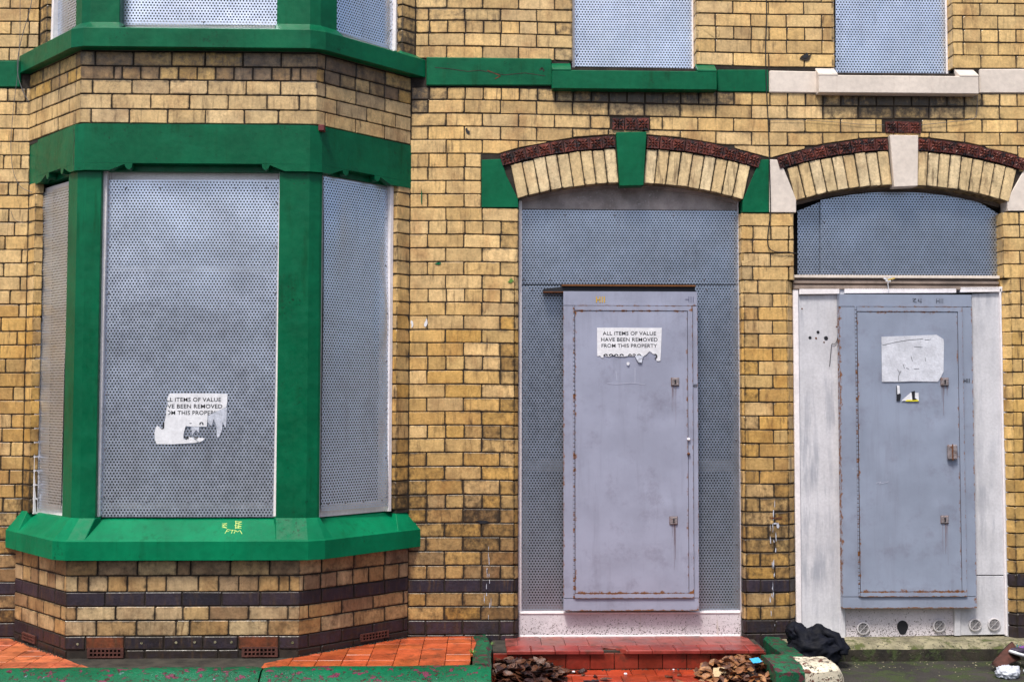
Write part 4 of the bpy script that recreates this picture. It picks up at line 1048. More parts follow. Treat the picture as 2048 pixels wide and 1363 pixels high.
# ------------------------------------------------------------------ steel security doors
def bar(mb, x0, x1, y0, y1, z0, z1, rust, nx=1, nz=1):
    """box with a divided front so that rust can sit near chosen edges; rust(x,z)->0..1"""
    vs = []; cs = []; fs = []
    for j in range(nz + 1):
        for i in range(nx + 1):
            x, z = lerp(x0, x1, i / nx), lerp(z0, z1, j / nz); vs.append((x, y0 + .0006 * nz_(x, z), z)); cs.append((0, 0, 0, rust(x, z)))
    for j in range(nz):
        for i in range(nx): a = j * (nx + 1) + i; fs.append((a, a + 1, a + nx + 2, a + nx + 1))
    ring = [i for i in range(nx + 1)] + [j * (nx + 1) + nx for j in range(1, nz + 1)] + [nz * (nx + 1) + i for i in range(nx - 1, -1, -1)] + [j * (nx + 1) for j in range(nz - 1, 0, -1)]
    b = len(vs)
    for i in ring: x, y, z = vs[i]; vs.append((x, y1, z)); cs.append(cs[i])
    for k in range(len(ring)): fs.append((ring[k], ring[(k + 1) % len(ring)], b + (k + 1) % len(ring), b + k))
    mb.add(vs, fs, cs)
def nz_(x, z): return nz(x * 4, z * 4, 3.)
def steel_door(label, mat, o4, leaf, rails, Y, locks, seed):
    """o4 = outer px box, leaf = px box of the raised leaf edge, rails widths"""
    P0, P1 = at(o4[0], o4[3], Y), at(o4[2], o4[1], Y); L0, L1 = at(leaf[0], leaf[3], Y), at(leaf[2], leaf[1], Y)
    D = thing('security_door', label, 'door', ((P0.x + P1.x) / 2, Y + .03, P0.z))
    x0, x1, z0, z1 = P0.x, P1.x, P0.z, P1.z; a0, a1, c0, c1 = L0.x, L1.x, L0.z, L1.z
    def near(*ds):
        return lambda x, z: max([max(0., 1 - abs((x if ax == 'x' else z) - v) / w) * s for ax, v, w, s in ds] + [.0])
    g = .003
    rl = [('x', x0, x1, c1 + g, z1, near(('z', c1, .010, .55))), ('x', x0, x1, z0, c0 - g, near(('z', z0, .014, .8), ('x', x1, .03, .62))),
          ('z', x0, a0 - g - .008, c0 + 0, c1, near(('x', x0, .005, .6))), ('z', a1 + g, x1, c0, c1, near(('x', x1, .005, .6)))]
    for k, (ax, u0, u1, v0, v1, rf) in enumerate(rl):
        m = MB(); bar(m, u0 + .0005, u1 - .0005, Y - (.0 if ax == 'x' else .0012), Y + .05, v0 + .0005, v1 - .0005, rf, 24 if ax == 'x' else 4, 5 if ax == 'x' else 50); m.build('frame_rail', mat, D)
    # backing of the unit closes the gap between frame and leaf
    box('door_backing', x0 + .01, x1 - .01, Y + .03, Y + .048, z0 + .01, z1 - .01, M_rust, D, 0)
    # leaf: raised lip + slightly dented inner sheet
    lip = .030
    LF_ = MB()
    def ring(u0, u1, v0, v1, n1, n2): bar(LF_, u0, u1, Y - .012, Y + .02, v0, v1, near(('z', c0, .008, .75), ('z', c1, .008, .6), ('x', a1, .005, .55), ('z', c0 + lip, .006, .8), ('z', c1 - lip, .006, .6)), n1, n2)
    ring(a0, a1, c1 - lip, c1, 30, 3); ring(a0, a1, c0, c0 + lip, 30, 3); ring(a1 - lip, a1, c0 + lip + .0005, c1 - lip - .0005, 3, 60)
    leaf_o = LF_.build('door_leaf', mat, D)
    m = MB(); nx, nzz = 34, 74; ax0, ax1, az0, az1 = a0 + .002, a1 - lip - .003, c0 + lip + .003, c1 - lip - .003; vs = []; cs = []
    rf = near(('z', az0, .006, .6), ('z', az1, .005, .5), ('x', ax0, .005, .5), ('x', ax1, .003, .5))
    for j in range(nzz + 1):
        for i in range(nx + 1):
            s, t = i / nx, j / nzz; x, z = lerp(ax0, ax1, s), lerp(az0, az1, t); e = min(1, 10 * s, 10 * (1 - s), 20 * t, 20 * (1 - t))
            h = .006 * nz(x * 2.3 + seed, z * 1.6, seed) + .0022 * nz(x * 7 + seed, z * 5, 2.)
            h += .006 * math.exp(-((s - .82) / .10) ** 2 - ((t - .30) / .03) ** 2) - .005 * math.exp(-((s - .8) / .12) ** 2 - ((t - .62) / .03) ** 2)
            vs.append((x, Y - .008 - h * e, z)); cs.append((0, 0, 0, rf(x, z)))
    fs = [(j * (nx + 1) + i, j * (nx + 1) + i + 1, (j + 1) * (nx + 1) + i + 1, (j + 1) * (nx + 1) + i) for j in range(nzz) for i in range(nx)]
    m.add(vs, fs, cs); m.build('leaf_sheet', mat, leaf_o, smooth=True)
    # piano hinge
    m = MB(); hx = a0 - .006; k = 0; z = c0 + .002
    while z < c1 - .01:
        h = .026
        for i in range(6):
            pass
        r = .006; n = 6
        vs = [(hx + r * math.cos(i * 1.047), Y - .004 + r * math.sin(i * 1.047), zz) for zz in (z, z + h - .004) for i in range(n)]
        m.add(vs, [tuple(range(n))[::-1], tuple(range(n, 2 * n))] + [(i, (i + 1) % n, n + (i + 1) % n, n + i) for i in range(n)], (.5, .5, .5, rnd(.0, .62))); z += h
    m.build('piano_hinge', mat, D, smooth=False)
    box('hinge_gap', a0 - .0125, a0 + .0005, Y + .004, Y + .012, c0, c1, M_rust, D, 0)
    for lx, ly in locks:
        p = at(lx, ly, Y - .01); r = .024
        lk = box('lock_plate', p.x - r, p.x + r, Y - .020, Y - .006, p.z - r, p.z + r, M_lock, D, .003)
        m = MB(); n = 10
        m.add([(p.x + .0065 * math.cos(i * .628), Y - .0212, p.z + .006 + .0065 * math.sin(i * .628)) for i in range(n)], [tuple(range(n))])
        m.add([(p.x - .0035, Y - .0213, p.z + .004), (p.x + .0035, Y - .0213, p.z + .004), (p.x + .005, Y - .0213, p.z - .014), (p.x - .005, Y - .0213, p.z - .014)], [(0, 3, 2, 1)]); m.build('keyhole', M_ink, lk)
        for q_ in range(5):   # rust runs below the plate
            rx_ = p.x + rnd(-.02, .02); rl_ = rnd(.03, .30); rw_ = rnd(.0008, .002); m = MB()
            m.add([(rx_ - rw_, Y - .0125, p.z - r), (rx_ + rw_, Y - .0125, p.z - r), (rx_ + rw_ * .4, Y - .0125, p.z - r - rl_), (rx_ - rw_ * .4, Y - .0125, p.z - r - rl_)], [(0, 1, 2, 3)]); m.build('rust_run', M_runs, lk)
        m = MB()   # rusty edge of the plate
        m.box(p.x - r - .002, p.x + r + .002, Y - .0125, Y - .0075, p.z - r - .003, p.z + r + .002); m.build('lock_rim', M_rust, lk)
    return D
M_runs = simple('faint_rust_run', (.20, .15, .17), .7, 1.2, .6)
M_lock = simple('corroded_lock_plate', (.24, .21, .22), .6, 1.2, .5, 40, 120, bump=.5, specks=((.13, .05, .02), 60, .56))
YS = -.012
SD1 = steel_door('lavender grey steel security door with a printed notice, over the red tiled step', M_door1, (1127, 583, 1394.5, 1221), (1150, 612, 1384, 1195), None, YS, [(1350, 763), (1347, 1040)], 1.)
SD2 = steel_door('blue grey steel security door with a faded blank sheet, between white boards', M_door2, (1686, 589, 1943, 1216), (1720, 614, 1923, 1192), None, YS, [(1889, 763), (1889, 1038)], 5.)
# rain strip above door one, dark gap
p0, p1 = at(1087, 583, YS), at(1392, 572, YS)
m = MB(); m.add([(p0.x, .02, p0.z), (p1.x, .02, p0.z + .003), (p1.x, .02, p1.z), (p0.x + .15, .02, p1.z), (p0.x, .02, p0.z + .02), (p0.x, .075, p0.z), (p1.x, .075, p0.z + .003), (p1.x, .075, p1.z), (p0.x + .15, .075, p1.z), (p0.x, .075, p0.z + .02)],
               [(0, 1, 2, 3, 4), (9, 8, 7, 6, 5)] + [(i, i + 5, (i + 1) % 5 + 5, (i + 1) % 5) for i in range(5)])
m.build('rain_channel', M_ink, SD1)
box('rain_strip', p0.x + .12, p1.x, -.002, .06, p1.z - .001, p1.z + .007, M_door1, SD1, .001)
box('rain_strip', p0.x, p1.x, -.004, .06, p0.z - .004, p0.z + .002, M_rust, SD1, .001)
# hasp and knob on the leaves
def knob_part(parent, px, py, r, mat, Y, name='latch_stub'):
    c = at(px, py, Y); m = MB(); n = 8
    vs = [(c.x, Y - .02, c.z)] + [(c.x + r * math.cos(i * .785), Y - .014, c.z + r * math.sin(i * .785)) for i in range(n)] + [(c.x + r * math.cos(i * .785), Y + .002, c.z + r * math.sin(i * .785)) for i in range(n)]
    m.add(vs, [(0, 1 + i, 1 + (i + 1) % n) for i in range(n)] + [(1 + i, 9 + i, 9 + (i + 1) % n, 1 + (i + 1) % n) for i in range(n)]); return m.build(name, mat, parent, smooth=True)
knob_part(SD1, 1377, 878, .010, M_white, YS - .011); knob_part(SD1, 1377, 907, .009, M_rust, YS - .011)
h = at(1901, 904, YS); box('hasp', h.x - .03, h.x + .034, YS - .035, YS - .011, h.z - .045, h.z + .05, M_lock, SD2, .006)
box('hasp_pin', h.x - .004, h.x + .003, YS - .040, YS - .034, h.z - .05, h.z + .055, M_rust, SD2, .001)

# ------------------------------------------------------------------ writing
def strokes(name, lines, pts_fn, wd, mat, parent, lift=.0005):
    """hand-drawn strokes: list of polylines; pts_fn maps to 3D; flat ribbons with a little body"""
    m = MB()
    for ln in lines:
        P = [Vector(pts_fn(*p)) for p in ln]
        for a, b_ in zip(P, P[1:]):
            d = (b_ - a); L = d.length
            if L < 1e-5: continue
            d /= L; nrm = Vector((0, -1, 0)) if parent is None or True else None
            s = d.cross(nrm).normalized() * wd / 2; a2, b2 = a - d * wd * .2, b_ + d * wd * .2
            top = nrm * lift
            m.add([a2 + s + top, a2 - s + top, b2 - s + top, b2 + s + top], [(0, 1, 2, 3)])
    return m.build(name, mat, parent)
def text_mesh(body, size, offset_=.0, clips=(), align='LEFT', space=1.):
    cu = bpy.data.curves.new('t', 'FONT'); cu.body = body; cu.size = size; cu.offset = offset_; cu.align_x = align; cu.space_character = space; cu.resolution_u = 3
    ob = bpy.data.objects.new('t', cu); C.objects.link(ob)
    dg = bpy.context.evaluated_depsgraph_get(); dg.update()
    me = bpy.data.meshes.new_from_object(ob.evaluated_get(dg)); bpy.data.objects.remove(ob)
    bm = bmesh.new(); bm.from_mesh(me); bm.transform(Matrix.Rotation(math.pi / 2, 4, 'X'))
    for (px, pz, nx_, nz2) in clips:
        bmesh.ops.bisect_plane(bm, geom=bm.verts[:] + bm.edges[:] + bm.faces[:], plane_co=(px, 0, pz), plane_no=(nx_, 0, nz2), clear_outer=True)
    bm.to_mesh(me); bm.free(); return me
def put_text(parent, body, x0, x1, yb_, Yp, hcap, mat=M_ink, clips_px=(), bold=.06, name='lettering'):
    """text from px x0 to x1 with its base line at px y"""
    a, b_ = at(x0, yb_, Yp), at(x1, yb_, Yp); sz = hcap / 309 / .70 if hcap > 1 else hcap
    me = text_mesh(body, 1., bold * .22, space=1.0 + bold * .9)
    xs = [v.co.x for v in me.vertices]; zz = [v.co.z for v in me.vertices if True]
    wdt = max(xs) - min(xs); k = (b_.x - a.x) / wdt; mn = min(xs); top = max(zz); hz_ = (at(x0, yb_ - hcap, Yp).z - a.z) / top
    for v in me.vertices: v.co.x = (v.co.x - mn) * k; v.co.z *= hz_; v.co.y = 0
    if clips_px:
        bm = bmesh.new(); bm.from_mesh(me)
        for (cx, cy, nx_, nz2) in clips_px:
            c = at(cx, cy, Yp) - a
            bmesh.ops.bisect_plane(bm, geom=bm.verts[:] + bm.edges[:] + bm.faces[:], plane_co=(c.x, 0, c.z), plane_no=(nx_, 0, nz2), clear_outer=True)
        bm.to_mesh(me); bm.free()
    me.materials.clear(); me.materials.append(mat)
    return link(name, me, None, parent, (a.x, Yp, a.z))
def paper(label, pts, Y, mat, origin, sc_, cat='notice', curl=None, thick=.0012, name='paper_notice'):
    P = [at(origin[0] + x / sc_, origin[1] + y / sc_, Y) for x, y in pts]; n = len(P); m = MB()
    m.add([(p.x, Y - (curl(i) if curl else 0), p.z) for i, p in enumerate(P)] + [(p.x, Y + thick, p.z) for p in P], [tuple(range(n)), tuple(range(2 * n - 1, n - 1, -1))] + [(i, n + i, n + (i + 1) % n, (i + 1) % n) for i in range(n)])
    o = m.build(name, mat)
    if label: props(o, label, cat)
    return o
yN = YS - .0135
S1 = paper('white printed notice torn along its bottom edge, on the lavender grey door', [(175, 185), (850, 183), (1100, 187), (1780, 190), (1765, 600), (1745, 1000), (1700, 1012), (1655, 1008), (1640, 960), (1625, 850), (1560, 830), (1480, 768), (1440, 800), (1400, 850), (1360, 870), (1330, 900), (1270, 870), (1200, 900), (1110, 870), (1080, 885), (960, 880), (860, 900), (660, 895), (560, 860), (480, 905), (400, 890), (330, 850), (335, 930), (290, 930), (250, 880), (180, 890)], yN, M_paper, (1180, 640), 12.39)
yT = yN - .0009
for i, (tx, a, b_, base) in enumerate((('ALL ITEMS OF VALUE', 1205.5, 1312, 669.6), ('HAVE BEEN REMOVED', 1202.2, 1315.2, 682), ('FROM THIS PROPERTY', 1203, 1314.2, 694.3))):
    put_text(S1, tx, a, b_, base, yT, 7.3, bold=.045)
put_text(S1, '0800', 1206.5, 1248, 717, yT, 10, bold=.08, clips_px=[(1206, 711, 0, -1)])
put_text(S1, '028', 1256, 1282, 717, yT, 10, bold=.08, clips_px=[(1206, 710.5, 0, -1)])
put_text(S1, '0', 1305, 1315, 717, yT, 10, bold=.08, clips_px=[(1309, 711, -1, 0)])
fl = paper(None, [(1110, 870), (1330, 890), (1300, 950), (1280, 1050), (1200, 1045), (1160, 980)], yN - .004, M_smear, (1180, 640), 12.39, curl=lambda i: .004 * (i > 2)); fl.name = 'torn_flap'; fl.parent = S1; fl.location = fl.location - S1.location
kp_ = paper(None, [(905, 1060), (940, 1030), (985, 1055), (960, 1120), (920, 1110)], yN - .004, M_paper, (1180, 640), 12.39); kp_.name = 'torn_scrap'; kp_.parent = S1; kp_.location = kp_.location - S1.location
ys2 = O.y - .0062
S2 = paper('badly torn printed notice stuck low on the middle bay screen', [(540, 240), (800, 236), (1300, 238), (1590, 245), (1585, 400), (1570, 485), (1440, 545), (1350, 575), (1225, 640), (1222, 740), (1215, 840), (1090, 840), (960, 838), (830, 832), (810, 900), (790, 990), (790, 1060), (850, 1085), (880, 1030), (950, 1040), (990, 1070), (1060, 1120), (1000, 1135), (800, 1150), (560, 1162), (300, 1160), (270, 1080), (262, 960), (280, 870), (320, 820), (370, 870), (420, 860), (450, 740), (470, 640), (480, 520), (510, 440), (495, 330), (520, 280)], ys2, M_paper, (280, 760), 9.086)
sm = paper(None, [(1225, 650), (1400, 560), (1580, 490), (1575, 700), (1560, 870), (1500, 760), (1490, 900), (1440, 1030), (1400, 1040), (1390, 840), (1340, 700), (1300, 840), (1230, 760)], ys2 + .0006, M_smear, (280, 760), 9.086); sm.name = 'paper_residue'; sm.parent = S2; sm.location = sm.location - S2.location
sm = paper(None, [(930, 845), (1080, 845), (1070, 960), (1020, 900), (990, 940), (950, 1000)], ys2 + .0006, M_smear, (280, 760), 9.086); sm.name = 'paper_residue'; sm.parent = S2; sm.location = sm.location - S2.location
sm = paper(None, [(960, 1030), (1060, 1040), (1180, 1050), (1150, 1090), (1080, 1125)], ys2 - .002, M_paper, (280, 760), 9.086); sm.name = 'torn_flap'; sm.parent = S2; sm.location = sm.location - S2.location
y2 = ys2 - .0009
put_text(S2, 'ALL ITEMS OF VALUE', 324.5, 442, 802.3, y2, 8.0, bold=.045, clips_px=[(335.5, 800, -1, 0)])
put_text(S2, 'HAVE BEEN REMOVED', 318, 444.5, 815.6, y2, 8.0, bold=.045, clips_px=[(336.5, 800, -1, 0)])
put_text(S2, 'FROM THIS PROPERTY', 319, 443, 828.6, y2, 8.0, bold=.045, clips_px=[(336, 828, -1, 0), (420, 827, .5, -.87)])
put_text(S2, 'J', 322, 328.5, 854, y2, 10, bold=.08, clips_px=[(322, 845, 0, 1)])
put_text(S2, '0', 398.5, 407, 853, y2, 10, bold=.08, clips_px=[(399, 849, 0, -1)])
put_text(S2, '0', 377, 385, 855, y2, 10, bold=.08, clips_px=[(377, 846.5, 0, -1)])
put_text(S2, 's', 370, 378, 877, y2 , 4, bold=.08); put_text(S2, 's', 388, 396, 877, y2 - .0015, 4, bold=.08)
S3 = paper('blank faded paper sheet with a cut corner on the blue grey door', [(0, 0), (60, -2), (110, -4), (124, 5), (125, 12), (124, 70), (118, 82), (113, 90), (60, 89), (36, 90), (1, 90)], yN, M_paper2, (1763, 673), 1., cat='paper sheet')
strokes('pencil_mark', [[(1765, 690), (1790, 684), (1815, 680), (1846, 677)], [(1802, 741), (1797, 752), (1797, 761)], [(1850, 680), (1862, 678)], [(1812, 735), (1818, 738)], [(1828, 737), (1838, 737)], [(1850, 715), (1851, 722)], [(1806, 728), (1809, 736)], [(1822, 712), (1825, 722)], [(1795, 738), (1799, 745)], [(1828, 693), (1845, 694)]], lambda x, y: at(x, y, yN - .0009), .0022, M_ink, S3)
S4 = paper('small torn black, white and yellow label remnant below the blank sheet', [(0, 0), (6, 0), (7, 14), (9, 18), (7, 30), (0, 30)], yN, M_ink, (1793, 771), 1., cat='label', name='torn_label')
for pts, mt, nm in (([(1, -1), (6, 0), (7, 15), (2, 17)], M_paper, 'paper_scrap'), ([(14, 26), (28, 14), (44, 14), (45, 30), (10, 30)], M_paper, 'paper_scrap'), ([(20, 28), (44, 28), (44, 31), (18, 31)], rgbmat('yellow_ink', (.75, .65, .02)), 'yellow_edge'), ([(30, 12), (37, 10), (37, 24), (42, 28), (32, 29)], M_ink, 'black_print')):
    q_ = paper(None, pts, yN - (.0016 if nm != 'paper_scrap' else .0008), mt, (1793, 771), 1.); q_.name = nm; q_.parent = S4; q_.location = q_.location - S4.location
def Wf(Y): return lambda x, y: at(x, y, Y)
ypen = YS - .0022
def H11(x, y, s, slash=0): return [[(x, y), (x - slash, y + 10 * s)], [(x + 6 * s, y), (x + 6 * s, y + 10 * s)], [(x, y + 5 * s), (x + 6 * s, y + 5 * s)], [(x + 10 * s, y), (x + 10 * s, y + 10 * s)], [(x + 14 * s, y), (x + 14 * s, y + 10 * s)]]
strokes('chalk_writing', H11(1193, 593, 1.15), Wf(ypen), .006, rgbmat('yellow_chalk', (.62, .38, .02), .9), SD1)
strokes('pen_writing', H11(1371, 593, 1.1)[1:], Wf(ypen), .003, rgbmat('blue_pen', (.05, .05, .12)), SD1)
strokes('pen_writing', H11(1385, 768, .58), Wf(ypen - .001), .0045, M_ink, SD1)
strokes('pen_writing', [[(1825, 597), (1832, 597), (1826, 602), (1833, 604)], [(1838, 597), (1836, 602), (1843, 603)], [(1842, 597), (1842, 606)]] + H11(1873, 597, .9), Wf(ypen), .0028, M_ink, SD2)
strokes('pen_writing', H11(1928, 757, .75), Wf(ypen - .001), .0045, M_ink, SD2)
strokes('scratch', [[(1752, 965), (1762, 963), (1758, 967), (1772, 964), (1777, 962)], [(1215, 766), (1232, 767), (1250, 766), (1262, 765), (1290, 768)], [(1270, 735), (1270, 765)], [(1232, 742), (1234, 760)]], Wf(YS - .0102), .0025, rgbmat('pale_scratch', (.45, .47, .58)), SD2)

# graffiti on the sloping sill
zn, yn_ = zs1_, -.60; zk_, yk_ = zsb - .02, -.47
nrm = Vector((0, -(zk_ - zn), (yk_ - yn_))).normalized()
def on_slope(x, y):
    d = ray(x, y); P = Vector((0, yn_, zn)); t = (P - CAM).dot(nrm) / d.dot(nrm); return CAM + d * t + nrm * .0012
M_yp = rgbmat('yellow_paint_pen', (.55, .68, .16))
G1 = [[(450, 1066), (455, 1058), (460, 1059)], [(453, 1062), (458, 1062)], [(463, 1066), (465, 1059)], [(459, 1059), (470, 1060)], [(468, 1066), (471, 1060), (475, 1063), (480, 1060), (484, 1067)],
      [(444, 1047), (454, 1046), (444, 1051), (454, 1050)], [(444, 1054), (454, 1055), (445, 1052)], [(470, 1042), (484, 1043), (472, 1046), (484, 1048)], [(469, 1050), (483, 1052), (470, 1055), (483, 1056)], [(472, 1041), (471, 1057)], [(478, 1044), (477, 1056)]]
m = MB()
for ln in G1:
    P = [on_slope(*p) for p in ln]
    for a, b_ in zip(P, P[1:]):
        d = (b_ - a).normalized(); s = d.cross(nrm).normalized() * .0014
        m.add([a + s, a - s, b_ - s, b_ + s], [(0, 1, 2, 3)])
m.build('paint_pen_writing', M_yp, sl)

# ------------------------------------------------------------------ cables
def tube(name, pts, r, mat, label, cat='cable', n=6, parent=None):
    m = MB(); P = [Vector(p) for p in pts]; rings = []
    for i, p in enumerate(P):
        d = (P[min(i + 1, len(P) - 1)] - P[max(i - 1, 0)]).normalized(); a = d.cross(Vector((0, 1, 0)));
        if a.length < .05: a = d.cross(Vector((1, 0, 0)))
        a.normalize(); b_ = d.cross(a); rings.append([p + a * r * math.cos(k * 6.2832 / n) + b_ * r * math.sin(k * 6.2832 / n) for k in range(n)])
    vs = [v for q in rings for v in q]; fs = [(i * n + k, i * n + (k + 1) % n, (i + 1) * n + (k + 1) % n, (i + 1) * n + k) for i in range(len(P) - 1) for k in range(n)]
    m.add(vs, fs); o = m.build(name, mat, parent, smooth=True)
    if label: props(o, label, cat)
    return o
def smooth_px(pts, Y, k=5):
    out = []
    for i in range(len(pts) - 1):
        p0, p1, p2, p3 = pts[max(i - 1, 0)], pts[i], pts[i + 1], pts[min(i + 2, len(pts) - 1)]
        for j in range(k):
            t = j / k
            x, y = [.5 * (2 * b + (c - a) * t + (2 * a - 5 * b + 4 * c - d) * t * t + (3 * b - a - 3 * c + d) * t ** 3) for a, b, c, d in zip(p0, p1, p2, p3)]
            out.append((x, y))
    out.append(pts[-1])
    return [at(x, y, Y if not callable(Y) else Y(x, y)) for x, y in out]
tube('cable', smooth_px([(1531, -60), (1533, 30), (1531, 100), (1533, 180), (1537, 260), (1539, 330), (1541, 420), (1538, 450), (1535, 480), (1540, 498), (1555, 504), (1575, 504), (1593, 507)], lambda x, y: -.012 if y < 110 or y > 200 else -.02), .0035, M_cable, 'black cable running down the brickwork between the two doors')
tube('wire', smooth_px([(1537, 240), (1600, 240), (1680, 245), (1725, 249), (1768, 250)], -.01), .0015, M_wire, 'thin grey wire stretched across the bricks left of the cream arch flower tiles', 'wire')
tube('wire', smooth_px([(1842, 250), (1900, 244), (1945, 238), (1953, 225), (1955, 190)], -.012), .0018, M_wire, 'thin grey wire hanging from the right end of the cream sill', 'wire')
tube('wire', smooth_px([(68, -60), (62, 10), (45, 70), (36, 115), (36, 150), (45, 180), (57, 203)], -.03), .0025, M_wire, 'thick dangling wire crossing the green string course at far left', 'wire')
tube('wire', smooth_px([(40, -60), (40, 60), (36, 140), (27, 215), (22, 290), (26, 340), (40, 372), (60, 383), (74, 386)], -.03), .0018, M_wire, 'thin loose wire drooping to the left end of the green lintel', 'wire')
tube('wire', smooth_px([(22, 422), (28, 438), (40, 444), (48, 444)], -.01), .0014, M_wire, 'short curled wire end on the bricks at far left', 'wire')
tube('wire', smooth_px([(1687, 640), (1677, 655), (1674, 680), (1668, 688), (1664, 687), (1662, 700), (1659, 733)], .045), .0018, M_cable, 'thin black wire hanging on the white board beside the blue grey door', 'wire')
rb = tube('ribbon', smooth_px([(1779, 560), (1776, 566), (1777, 578), (1778, 583)], .015), .0022, M_paper, 'tattered white and yellow ribbon tied on the transom over the right door', 'ribbon')
strokes('ribbon_knot', [[(1768, 556), (1775, 559), (1780, 555), (1786, 558)], [(1772, 561), (1781, 561)]], Wf(.012), .012, M_paper, rb); strokes('ribbon_knot', [[(1776, 559), (1789, 556)]], Wf(.010), .009, rgbmat('faded_yellow', (.6, .42, .08)), rb)

# ------------------------------------------------------------------ ground
ZL = ZO - .278; ZP = ZO - .412          # tiled ledge and path heights
def ground(name, x0, x1, y0, y1, z, mat):
    m = MB(); m.add([(x0, y0, z), (x1, y0, z), (x1, y1, z), (x0, y1, z)], [(0, 1, 2, 3)]); o = m.build(name, mat); o['kind'] = 'structure'; return o
ground('ground', -60, 60, -70, 30, -.03, M_road)
m = MB(); m.box(-60, 60, -3.6, -1.5, -.028, ZP - .03); o = m.build('pavement', M_pave, None, .02); o['kind'] = 'structure'
XK0, XK1 = at(1535, 1300, -.4).x, at(1572, 1300, -.4).x
m = MB(); m.box(atz(990, 1345, ZP).x - .5, XK0 + .05, -1.5, .14, -.02, ZP - .012); o = m.build('path', M_grout); o['kind'] = 'structure'
m = MB(); m.box(XK0 + .05, 5.2, -1.5, .2, -.02, ZP + .0); o = m.build('yard', M_asph); o['kind'] = 'structure'
def tcol(base, j=.18):
    k = rnd(1 - j, 1 + j * .6); return (base[0] * k, base[1] * k * rnd(.9, 1.1), base[2] * k, 0)
FLOOR = lambda z: (Vector((0, 0, z)), Vector((1, 0, 0)), Vector((0, 1, 0)), Vector((0, 0, 1)))
def tile(parent, poly, fr_, col, gap=.002, depth=.014, bev=.002, name='tile', proud=0.):
    vs, fs, cs = slab(poly, fr_, depth=depth, bev=bev, cut=.002, col=col, proud=proud, jit=.0006, edge=0); me, c = mesh_of(name, vs, fs, cs, M_tile); return link(name, me, None, parent, c)
ORG = (.46, .095, .03); RED = (.30, .030, .014); PINK = (.27, .042, .032)
PA = thing('tiled_path', 'wet red tiled path at the foot of the step, between the leaf piles', 'path', (.96, -.7, ZP))
T = .148
x0 = at(1010, 1338, -.34).x; yfront = -.335
i = 0
for j in range(8):
    y1_ = yfront - j * T - .002; off = (T / 2 if j % 2 else 0) + .02
    for i in range(-2, 13):
        a = x0 + off + i * T
        if a > XK0 - .02 or a + T < x0 - .2: continue
        tile(PA, [(a + .0015, y1_ - T + .0015), (min(a + T - .0015, XK0), y1_ - T + .0015), (min(a + T - .0015, XK0), y1_ - .0015), (a + .0015, y1_ - .0015)], FLOOR(ZP + rnd(-.001, .001)), tcol((.36, .045, .016)))
ST = thing('doorstep', 'red glazed tile doorstep with a chipped nosing below the left door', 'step', (.96, -.17, ZP))
zstep = ZO - .292
xs0, xs1 = at(1012, 1300, -.34).x, at(1527, 1300, -.34).x
box('step_core', xs0 - .08, xs1 + .02, yfront + .014, .05, 0.02, zstep - .012, M_grout, ST, 0)
RISF = (Vector((0, yfront, 0)), Vector((1, 0, 0)), Vector((0, 0, 1)), Vector((0, -1, 0)))
a = at(1083, 1310, yfront).x - 1 * T * .995
for i in range(-1, 11):
    b0, b1 = a + i * T, a + (i + 1) * T
    b0 = max(b0, xs0 - .09); b1 = min(b1, xs1 + .02)
    if b1 - b0 > .03: tile(ST, [(b0 + .002, ZP + .003), (b1 - .002, ZP + .003), (b1 - .002, zstep - .022), (b0 + .002, zstep - .022)], RISF, tcol((.20, .026, .014)), name='riser_tile')
a = at(1062, 1298, -.35).x - T
for i in range(-1, 11):
    b0, b1 = max(a + i * T, xs0), min(a + (i + 1) * T, xs1)
    if b1 - b0 < .03: continue
    brk = abs((b0 + b1) / 2 - at(1225, 1298, -.35).x) < .05
    poly = [(b0 + .001, yfront - .022), (b1 - .001, yfront - .022), (b1 - .001, yfront + .125), (b0 + .001, yfront + .125)]
    if brk: poly = [(b0 + .001, yfront + .055), ((b0 + b1) / 2, yfront + .04), (b1 - .04, yfront + .01), (b1 - .01, yfront - .022), (b1 - .001, yfront - .022), (b1 - .001, yfront + .125), (b0 + .001, yfront + .125)]
    tile(ST, poly, FLOOR(zstep), tcol(PINK, .10), depth=.022, bev=.006, name='nosing_tile')
a2 = a + T / 2
for i in range(-1, 11):
    b0, b1 = max(a2 + i * T, xs0), min(a2 + (i + 1) * T, xs1)
    if b1 - b0 > .03: tile(ST, [(b0 + .001, yfront + .128), (b1 - .001, yfront + .128), (b1 - .001, .045), (b0 + .001, .045)], FLOOR(zstep - .001), tcol((.27, .075, .062), .12), name='tread_tile')
